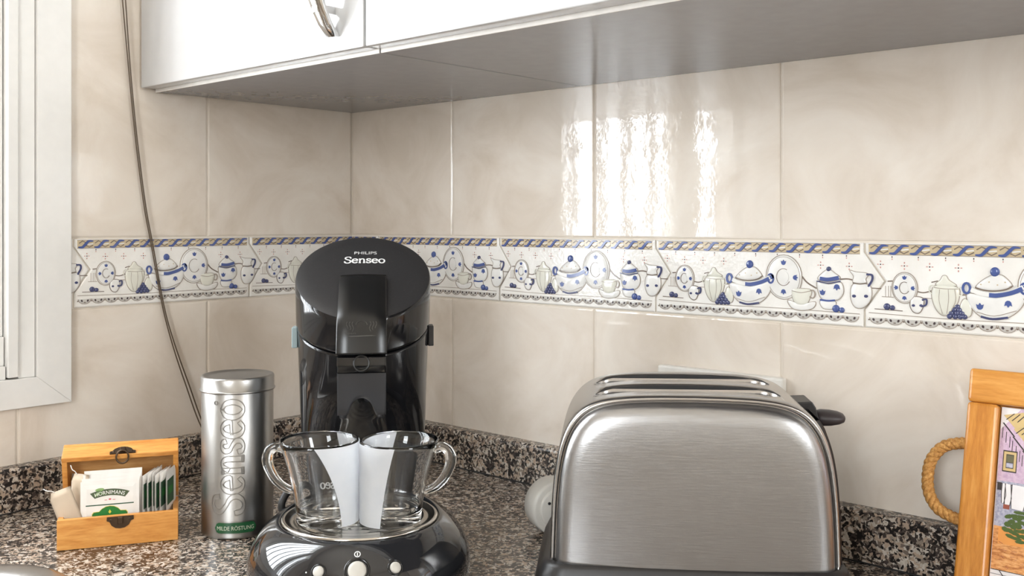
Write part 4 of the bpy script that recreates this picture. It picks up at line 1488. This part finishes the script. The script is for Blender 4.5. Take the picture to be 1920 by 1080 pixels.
# ---- tea bags standing in the box: placed in the box's own frame
BM_ = Matrix.Translation(Vector((0.1933, -0.5388, 0.0))) @ Matrix.Rotation(R(60.3), 4, 'Z')
def place_in_box(o, x, y, z, rz=0.0, lean=0.0, roll=0.0):
    o.matrix_world = BM_ @ Matrix.Translation((x, y, z)) @ Matrix.Rotation(rz, 4, 'Z') @ Matrix.Rotation(roll, 4, 'Y') @ Matrix.Rotation(lean, 4, 'X')
EW, EH, ET = 0.0575, 0.0590, 0.0022
def envelope(label, group, style, first):
    """local: x across, z up, front face towards -y"""
    o = bpy.data.objects.new('tea_bag', None)
    o.empty_display_size = 0.01
    COL.objects.link(o)
    tag(o, label, 'tea bag', group)
    if first is not None:
        for ch in first.children:
            c = ch.copy()
            COL.objects.link(c)
            c.parent = o
        return o
    b = MB()
    # pillow with crimped flat rim
    w, h = EW / 2, EH
    rr = [[(-w, -0.0002, 0), (w, -0.0002, 0), (w, -0.0002, h), (-w, -0.0002, h)],
          [(-w + 0.003, -0.0005, 0.003), (w - 0.003, -0.0005, 0.003), (w - 0.003, -0.0005, h - 0.004), (-w + 0.003, -0.0005, h - 0.004)],
          [(-w + 0.006, -ET / 2, 0.006), (w - 0.006, -ET / 2, 0.006), (w - 0.006, -ET / 2, h - 0.008), (-w + 0.006, -ET / 2, h - 0.008)]]
    b.loft(rr, M['paper'], cap1=True, smooth=False)
    b.loft([[(p[0], -p[1], p[2]) for p in r] for r in rr], M['paper'], cap1=True, smooth=False)
    b.build('envelope', o)
    d = Draw(lambda u, v, h: (u, -ET / 2 - 0.0001 - h, v))
    cx = 0.0
    if style == 'front':
        # arched name band
        rad, cy = 0.046, 0.0455 - 0.046
        def arc(u, v):
            a = u / rad
            return ((rad + v) * math.sin(a), cy + (rad + v) * math.cos(a))
        band = [arc(-0.0180 + 0.036 * i / 14, 0.0048) for i in range(15)] + [arc(0.0158 - 0.0316 * i / 14, -0.0020) for i in range(15)]
        d.poly(band, 'p_olive', 0.00012)
        d.text('HORNIMANS', 0.0056, 'p_white', 0.0003, lambda x, y: arc(x * 0.90, y - 0.0006))
        # leaves
        for (x, y, a, m) in ((-0.0115, 0.0460, 0.6, 'p_leaf'), (-0.0085, 0.0468, -0.5, 'p_leafd'), (-0.0100, 0.0500, 0.1, 'p_leaf')):
            d.disc((x, y), 0.0044, 0.0016, m, 0.00016, n=14, rot=a)
        d.disc((0.0, 0.0395), 0.0014, 0.0008, 'p_red', 0.00012, n=10)
        for x in (-0.004, 0.004):
            d.disc((x, 0.0388), 0.0016, 0.0003, 'p_red', 0.00010, n=8)
        d.poly([(-0.0235, 0.0335), (0.0235, 0.0335), (0.0235, 0.0346), (-0.0235, 0.0346)], 'p_dkgreen', 0.00012)
        def badge(g):
            return [(-0.0165 - g, 0.002), (0.0165 + g, 0.002), (0.0165 + g, 0.0240 + g), (0.0150 + g, 0.0260 + g), (0.0105, 0.0263 + g), (0.0080, 0.0290 + g), (0.004, 0.0311 + g), (0, 0.0317 + g),
                    (-0.004, 0.0311 + g), (-0.0080, 0.0290 + g), (-0.0105, 0.0263 + g), (-0.0150 - g, 0.0260 + g), (-0.0165 - g, 0.0240 + g)]
        d.poly(badge(0.0011), 'p_yellow', 0.00010)
        d.poly(badge(0.0006), 'p_dkgreen', 0.00018)
        d.poly(badge(0.0001), 'p_green', 0.00024)
        d.poly([(-0.0015, 0.0262), (0, 0.0245), (0.0015, 0.0262), (0, 0.0288)], 'p_yellow', 0.0004)
        for_marks = [d.stroke([(x, 0.0205), (x + 0.0022, 0.0205)], 0.0014, 'p_yellow', 0.0004) for x in (-0.0075, -0.0045, 0.0, 0.0030, 0.0060)]
    elif style == 'upper':
        for (x, y, a, m) in ((-0.0115, 0.0475, 0.5, 'p_leaf'), (-0.0085, 0.0490, -0.4, 'p_leafd'), (-0.010, 0.0520, 0.05, 'p_leafd')):
            d.disc((x, y), 0.0044, 0.0015, m, 0.00016, n=14, rot=a)
    else:
        d.poly([(-0.026, 0.024), (0.010, 0.024), (0.010, 0.050), (-0.026, 0.050)], 'p_dkgreen', 0.00012)
        d.poly([(-0.020, 0.034), (0.004, 0.034), (0.004, 0.042), (-0.020, 0.042)], 'p_green', 0.0002)
    d.build('print', o)
    return o
o = envelope('white printed tea bag envelope at the front of the box', 'envelopes facing front in the tea box', 'front', None)
place_in_box(o, 0.0498, 0.0120, 0.0065, lean=R(-3))
first = None
names = ['white tea bag envelope directly behind the foremost printed one', 'third white tea bag envelope from the front of the box', 'rearmost white tea bag envelope facing the front']
for k in range(3):
    o = envelope(names[k], 'envelopes facing front in the tea box', 'upper', first)
    first = first or o
    place_in_box(o, 0.0498 + 0.0008 * (k + 1), 0.0165 + 0.0045 * k, 0.0085 + 0.0030 * k, lean=R(-3))
first = None
ords = ['first', 'second', 'third', 'fourth', 'fifth']
for k in range(6):
    lab = ('%s green and white tea bag edge-on, counted from the printed envelopes' % ords[k]) if k < 5 else 'green and white tea bag against the right end of the box'
    o = envelope(lab, 'edge-on tea bags at the right of the box', 'side', first)
    first = first or o
    x = 0.0876 + 0.0042 * k + (0.0016 if k == 5 else 0)
    place_in_box(o, x, 0.0300, 0.0045 + 0.0012 * (k % 3) + 0.003, rz=R(72 + (k % 3) * 2.0), lean=R(0))
    o.scale = (0.68, 1, 1.02)
# plain paper tea bags slumped at the left
def paper_bag(label, x, y, z, rz, roll, lean, w, h):
    o = bpy.data.objects.new('tea_bag', None)
    o.empty_display_size = 0.01
    COL.objects.link(o)
    tag(o, label, 'tea bag', 'plain tea bags at the left of the box')
    b = MB()
    n = 8
    fr, bk = [], []
    for j in range(n + 1):
        rowf, rowb = [], []
        for i in range(n + 1):
            u, v = i / n * 2 - 1, j / n * 2 - 1
            bul = 0.0026 * (1 - u * u) * (1 - v * v)
            wob = 0.0008 * math.sin(3 * u + 2 * v)
            px_, pz_ = u * w / 2, (v + 1) * h / 2
            rowf.append((px_, -bul + wob, pz_))
            rowb.append((px_, bul + wob, pz_))
        fr.append(rowf)
        bk.append(rowb)
    b.loft(fr, M['filter'], closed=False)
    b.loft(bk, M['filter'], closed=False)
    b.build('paper_pouch', o, weld=True)
    b = MB()
    b.tube(spline([(-w * 0.2, -0.0008, h * 0.985), (-w * 0.30, -0.002, h * 1.04), (-w * 0.45, -0.0025, h * 1.07), (-w * 0.60, -0.001, h * 1.13)], 5), 0.0005, M['paper'], 5)
    b.build('string', o)
    place_in_box(o, x, y, z, rz, lean, roll)
paper_bag('plain beige paper tea bag leaning over the left edge', 0.0185, 0.0110, 0.0080, R(-6), R(-20), R(-4), 0.023, 0.054)
paper_bag('plain beige tea bag tucked behind the leaning one', 0.0170, 0.0250, 0.0075, R(-28), R(2), R(-3), 0.020, 0.064)

# ================================================================== toaster
to = thing('toaster', 'brushed steel two-slot toaster with black base', 'toaster', (0.7235, -0.1863, 0.0005), R(36.4))
half = [(0.1243, 0.0400), (0.1236, 0.0650), (0.1222, 0.0950), (0.1195, 0.1220), (0.1150, 0.1440), (0.1075, 0.1620), (0.0960, 0.1750), (0.0800, 0.1825), (0.0560, 0.1862), (0.0280, 0.1875)]
hp = [tuple(p)[:2] for p in spline([(x, z, 0) for x, z in half], 4)]
PROF = hp + [(0.0, 0.1878)] + [(-x, z) for x, z in reversed(hp)]
def tring(k, y, kz=None):
    kz = kz or k
    return [(x * k, y, 0.04 + (z - 0.04) * kz) for x, z in PROF]
HD = 0.0725
b = MB()
b.loft([tring(0.962, -HD + 0.006), tring(0.968, -HD + 0.0015), tring(0.978, -HD), tring(0.990, -HD + 0.0012), tring(0.998, -HD + 0.005), tring(1.0, -HD + 0.010), tring(1.0, -0.03), tring(1.0, 0.0), tring(1.0, 0.03),
        tring(1.0, HD - 0.010), tring(0.996, HD - 0.003), tring(0.980, HD)], M['satin'], cap0=True, cap1=True)
shell = b.build('shell', to)
# cut the two bread slots
cut = MB()
for sy in (-0.034, 0.029):
    pts = []
    for cx, a0 in ((0.0635, -90), (-0.0685, 90)):
        for i in range(13):
            a = R(a0 + 180 * i / 12)
            pts.append((cx + 0.016 * math.cos(a), sy + 0.0150 * math.sin(a)))
    cut.loft([[(x, y, 0.085) for x, y in pts], [(x, y, 0.30) for x, y in pts]], M['dark_gap'], cap0=True, cap1=True, smooth=False)
cutter = cut.build('cutter')
cutter.location = to.location
cutter.rotation_euler = to.rotation_euler
bpy.context.view_layer.update()
md = shell.modifiers.new('slots', 'BOOLEAN')
md.operation = 'DIFFERENCE'
md.solver = 'EXACT'
md.object = cutter
dg = bpy.context.evaluated_depsgraph_get()
me2 = bpy.data.meshes.new_from_object(shell.evaluated_get(dg))
shell.modifiers.clear()
shell.data = me2
bpy.data.objects.remove(cutter)
me2.materials.clear()
me2.materials.append(M['satin'])
me2.materials.append(M['dark_gap'])
for p in me2.polygons:
    c = p.center
    ins = abs(c.y) < 0.055 and abs(c.x) < 0.085 and (abs(p.normal.z) < 0.5 or c.z < 0.12) and c.z < 0.186 and c.z > 0.05
    p.material_index = 1 if ins else 0
    if ins:
        p.use_smooth = False
# polished lips round the slots
for sy in (-0.034, 0.029):
    b = MB()
    rings = []
    for k, dz in ((0.0, -0.0045), (0.0, -0.0005), (0.0010, 0.0006), (0.0026, 0.0003), (0.0030, -0.0006)):
        ring_ = []
        for cx, a0 in ((0.0635, -90), (-0.0685, 90)):
            for i in range(13):
                a = R(a0 + 180 * i / 12)
                x, y = cx + (0.0158 + k) * math.cos(a), sy + (0.0148 + k) * math.sin(a)
                ax = abs(x)
                zt = 0.1878 - 0.0058 * max(0, (ax - 0.02) / 0.06) ** 2.4
                ring_.append((x, y, zt + dz))
        rings.append(ring_)
    b.loft(rings, M['satin'])
    b.build('slot_lip', to)
    # bread guide wires inside
    for s in (-1, 1):
        b = MB()
        for k in range(9):
            x = -0.066 + 0.0165 * k
            b.tube([(x, sy + s * 0.0105, 0.088), (x, sy + s * 0.0105, 0.172)], 0.0008, M['tray_steel'], 6)
        b.tube([(-0.07, sy + s * 0.0105, 0.171), (0.07, sy + s * 0.0105, 0.171)], 0.0008, M['tray_steel'], 6)
        b.build('bread_guide', to)
# rounded front and rear panels
b = MB()
b.loft([tring(0.958, -HD + 0.006), tring(0.955, -HD + 0.001), tring(0.945, -HD - 0.0022), tring(0.925, -HD - 0.0050), tring(0.890, -HD - 0.0072), tring(0.84, -HD - 0.0084), tring(0.70, -HD - 0.0092), tring(0.4, -HD - 0.0098), tring(0.05, -HD - 0.0100)], M['brushed'], cap1=True)
b.build('front_panel', to)
b = MB()
b.loft([tring(0.958, HD - 0.006), tring(0.955, HD), tring(0.925, HD + 0.0035), tring(0.84, HD + 0.006), tring(0.05, HD + 0.007)], M['brushed'], cap1=True)
b.build('rear_panel', to)
# black plinth
b = MB()
def prect(hx, hy, r, z):
    return rrect(-hx, -hy, hx, hy, r, z, 6)
b.loft([prect(0.130, 0.078, 0.02, 0.004), prect(0.139, 0.088, 0.025, 0.006), prect(0.140, 0.089, 0.026, 0.014), prect(0.136, 0.0865, 0.025, 0.030), prect(0.1310, 0.0845, 0.022, 0.0395), prect(0.1285, 0.0820, 0.02, 0.0425), prect(0.124, 0.078, 0.018, 0.0430)],
       M['dark_plastic'], cap0=True, cap1=True)
b.build('plinth', to)
for sx in (-1, 1):
    for sy in (-1, 1):
        b = MB()
        b.lathe([(0.0, 0.0), (0.008, 0.0), (0.009, 0.001), (0.008, 0.0046), (0, 0.0046)], M['black_cord'], 16, (sx * 0.11, sy * 0.062))
        b.build('foot', to)
# dark end cap with lever slide on the right
b = MB()
er = []
for k, x in ((0.9, 0.0), (1.0, 0.0012), (1.0, 0.0032), (0.93, 0.0040)):
    er.append((k, x))
ep = [(x, z) for x, z in PROF if x > 0.05]
rows = []
for x, z in reversed(ep):
    # wraps the shell's right flank behind the front lip
    rows.append([(x - 0.0005, -HD + 0.012, z), (x + 0.0030, -HD + 0.0135, z + 0.0012 * (1 if x < 0.11 else 0)), (x + 0.0034, HD - 0.0135, z + 0.0012 * (1 if x < 0.11 else 0)), (x - 0.0005, HD - 0.012, z)])
rows = rows[len(rows) // 3:]
b.loft(rows, M['dark_plastic'], closed=False)
b.build('end_cap', to)
b = MB()
# wedge-shaped lever housing
hprof = [(0.0920, 0.1600), (0.0940, 0.1725), (0.1120, 0.1735), (0.1155, 0.1680), (0.1185, 0.1560), (0.1205, 0.1420), (0.110, 0.1420)]
b.loft([[(x, y, z) for x, z in hprof] for y in (-0.010, 0.028)], M['dark_plastic'], cap0=True, cap1=True, smooth=False)
hs = b.build('lever_housing', to, bevel=0.0012)
b = MB()
rings = []
for x, hy, hz in ((0.1260, 0.0075, 0.0045), (0.1300, 0.0105, 0.0068), (0.1340, 0.0125, 0.0076), (0.1420, 0.0130, 0.0072), (0.1490, 0.0120, 0.0060), (0.1535, 0.0090, 0.0042), (0.1552, 0.0040, 0.0020)):
    rings.append([(x - 0.0105, 0.008 + hy * math.cos(2 * PI * i / 20), 0.1560 + hz * math.sin(2 * PI * i / 20)) for i in range(20)])
b.loft(rings, M['knob_plastic'], cap0=True, cap1=True)
b.build('lever_knob', to)

# ================================================================== white round plug-like gadget behind the toaster
gp = W((1037 - 960) / 1846 * 1.075, 1.075, 0.0)
gd = thing('timer', 'white round plastic timer standing behind the toaster', 'timer', tuple(gp), R(62))
seg = 40
b = MB()
prof = [(0.0, -0.016), (0.026, -0.016), (0.0285, -0.0145), (0.0295, -0.012), (0.0295, 0.010), (0.028, 0.013), (0.0, 0.014)]
rings = [[(max(r, 1e-5) * math.cos(2 * PI * i / seg), y, 0.0296 + max(r, 1e-5) * math.sin(2 * PI * i / seg)) for i in range(seg)] for r, y in prof]
b.loft(rings, M['plug_white'])
b.build('case', gd)
b = MB()
prof = [(0.0215, -0.0158), (0.0215, -0.0180), (0.0200, -0.0190), (0.0, -0.0190)]
rings = [[(max(r, 1e-5) * math.cos(2 * PI * i / seg), y, 0.0296 + max(r, 1e-5) * math.sin(2 * PI * i / seg)) for i in range(seg)] for r, y in prof]
b.loft(rings, M['plug_white'])
b.build('dial', gd)
b = MB()
b.lathe([(0.0016, 0.0), (0.0016, 0.0008), (0, 0.0008)], M['dark_gap'], 12)
o = b.build('screw_hole', gd)
o.location = (-0.0120, -0.0190, 0.0370)
o.rotation_euler = (PI / 2, 0, 0)

# ================================================================== picture tray leaning on the wall
LEAN = R(14.5)
FXO, FYO = 0.926, -0.0665
FWd, FHt, FT = 0.34, 0.207, 0.017
fr = thing('picture_tray', 'honey-coloured wooden tray with tile picture leaning on the wall', 'tray', (FXO, FYO, 0.0006))
fr.rotation_euler = (-LEAN, 0, 0)
SW = 0.0265
# local: x along the wall, z up the frame, front at y = -FT .. back y = 0
def stile(name, lo, hi, m):
    return bbox(name, lo, hi, M[m], fr, 0.003, 3)
stile('stile', (0, -FT, 0.0), (SW, 0, FHt - 0.0305), 'frame_z')
stile('stile', (FWd - SW, -FT, 0.0), (FWd, 0, FHt - 0.0305), 'frame_z')
stile('rail', (0, -FT, FHt - 0.0303), (FWd, 0, FHt), 'frame_x')
stile('rail', (SW + 0.0002, -FT, 0.0), (FWd - SW - 0.0002, 0, 0.0285), 'frame_x')
bbox('backing_board', (SW - 0.003, -0.0046, 0.026), (FWd - SW + 0.003, -0.001, FHt - 0.028), M['frame_x'], fr)
# the ceramic picture
pic = bbox('picture_tile', (SW + 0.001, -0.0105, 0.0295), (FWd - SW - 0.001, -0.0048, FHt - 0.0315), M['q_sky'], fr, 0.0006)
PW, PH = FWd - 2 * SW, FHt - 0.0305 - 0.0285
d = Draw(lambda u, v, h: (SW + u * PW, -0.0106 - h, 0.0285 + v * PH))
def rect(d, a, b_, c, e, m, h):
    d.poly([(a, c), (b_, c), (b_, e), (a, e)], m, h)
rect(d, 0.006, 0.55, 0.56, 0.80, 'q_lilac', 0.00010)
d.poly([(0.006, 0.80), (0.55, 0.80), (0.55, 0.99), (0.06, 0.99), (0.006, 0.86)], 'q_lilac', 0.00010)
rect(d, 0.006, 0.99, 0.30, 0.56, 'q_greyblue', 0.00012)
rect(d, 0.006, 0.99, 0.05, 0.30, 'q_straw', 0.00012)
d.poly([(0.02, 0.29), (0.10, 0.31), (0.22, 0.30), (0.30, 0.22), (0.02, 0.20)], 'q_orange', 0.00016)
# roof slope running down to the right, with rows of tiles
for k in range(7):
    x = 0.012 + 0.030 * k
    y = 0.975 - 0.075 * k
    d.poly([(x, y - 0.03), (x + 0.036, y - 0.105), (x + 0.08, y - 0.085), (x + 0.06, y - 0.0)], 'q_roof', 0.0003)
    for j in range(3):
        xx = x + 0.016 * j
        d.stroke([(xx + 0.008, y - 0.055 - 0.004 * j), (xx + 0.030, y - 0.015)], 0.003, 'q_line', 0.0005)
    d.stroke([(x, y - 0.075), (x + 0.034, y - 0.150)], 0.0045, 'q_line', 0.0004)
    for j in range(3):
        d.stroke([(x + 0.011 * j, y - 0.10 - 0.026 * j), (x + 0.011 * j, y - 0.165 - 0.026 * j)], 0.002, 'q_line', 0.0002)
# window
rect(d, 0.018, 0.058, 0.615, 0.74, 'q_line', 0.00030)
rect(d, 0.0205, 0.0555, 0.622, 0.733, 'q_roof', 0.00040)
rect(d, 0.0275, 0.0490, 0.637, 0.718, 'q_line', 0.00045)
rect(d, 0.0290, 0.0475, 0.672, 0.713, 'q_glass', 0.00050)
rect(d, 0.0290, 0.0475, 0.642, 0.668, 'q_greyblue', 0.00050)
for k in range(3):
    x = 0.20 + 0.12 * k
    rect(d, x, x + 0.05, 0.50, 0.66, 'q_line', 0.00030)
    rect(d, x + 0.005, x + 0.045, 0.512, 0.648, 'q_glass', 0.00040)
# washing line
d.stroke([(0.006, 0.545), (0.15, 0.535), (0.40, 0.545)], 0.004, 'q_line', 0.0004)
rect(d, 0.008, 0.020, 0.505, 0.55, 'q_line', 0.00035)
for k, (x0, x1, yb_) in enumerate(((0.022, 0.030, 0.43), (0.031, 0.046, 0.415), (0.050, 0.085, 0.405), (0.10, 0.14, 0.43), (0.16, 0.22, 0.40))):
    m_ = 'q_cloth'
    pts = [(x0, 0.548), (x1, 0.546), (x1 + 0.004, yb_ + 0.05), (x1 - 0.001, yb_), (x0 + 0.001, yb_ + 0.004), (x0 - 0.001, yb_ + 0.06)]
    d.poly(pts, m_, 0.00050)
    d.stroke(pts, 0.002, 'q_line', 0.00055, closed=True)
rect(d, 0.029, 0.046, 0.402, 0.428, 'q_red', 0.0006)
# plant, straw strokes, paving
for k in range(26):
    a = k * 2.4
    r_ = 0.010 * math.sqrt(k)
    d.disc((0.075 + r_ * math.cos(a) * 0.75, 0.315 + r_ * 1.8 * math.sin(a)), 0.010, 0.016, 'q_leaf', 0.0004 + 0.00001 * k, n=7, rot=a)
for k in range(60):
    x, y = random.uniform(0.01, 0.6), random.uniform(0.07, 0.22)
    d.stroke([(x, y), (x + random.uniform(0.006, 0.016), y + random.uniform(-0.012, 0.006))], 0.0022, 'q_red', 0.0003)
rect(d, 0.006, 0.99, 0.004, 0.052, 'q_sky', 0.0003)
d.stroke([(0.006, 0.052), (0.99, 0.052)], 0.004, 'q_line', 0.0005)
for k in range(14):
    x = 0.03 + 0.07 * k
    d.stroke([(x, 0.052), (x + 0.02, 0.004)], 0.003, 'q_line', 0.0005)
d.stroke([(0.006, 0.028), (0.99, 0.026)], 0.0025, 'q_line', 0.0005)
d.build('painted_scene', fr)
# rope handle on the left: three twisted strands along a bow
def rope_handle(x0, sgn):
    ctrl = [(x0 + sgn * -0.004, -0.0085, 0.1390), (x0 + sgn * 0.006, -0.0085, 0.1385), (x0 + sgn * 0.0200, -0.0090, 0.1330), (x0 + sgn * 0.0290, -0.0095, 0.1200), (x0 + sgn * 0.0310, -0.0095, 0.1050),
            (x0 + sgn * 0.0285, -0.0095, 0.0900), (x0 + sgn * 0.0200, -0.0090, 0.0780), (x0 + sgn * 0.006, -0.0085, 0.0725), (x0 + sgn * -0.004, -0.0085, 0.0715)]
    path = spline(ctrl, 14)
    h = None
    n = len(path)
    frames = []
    up = Vector((0, 1, 0))
    for i in range(n):
        t = (path[min(i + 1, n - 1)] - path[max(i - 1, 0)]).normalized()
        u = (up - t * up.dot(t)).normalized()
        frames.append((u, t.cross(u)))
    root = None
    for s in range(3):
        pts = []
        for i in range(n):
            a = 2 * PI * s / 3 + i * 0.42
            u, v = frames[i]
            pts.append(path[i] + u * (0.0026 * math.cos(a)) + v * (0.0026 * math.sin(a)))
        b = MB()
        b.tube(pts, 0.00295, M['rope'], 9)
        if root is None:
            root = b.build('rope_handle', fr)
        else:
            b.build('rope_strand', root)
rope_handle(0.0, -1)
rope_handle(FWd, 1)
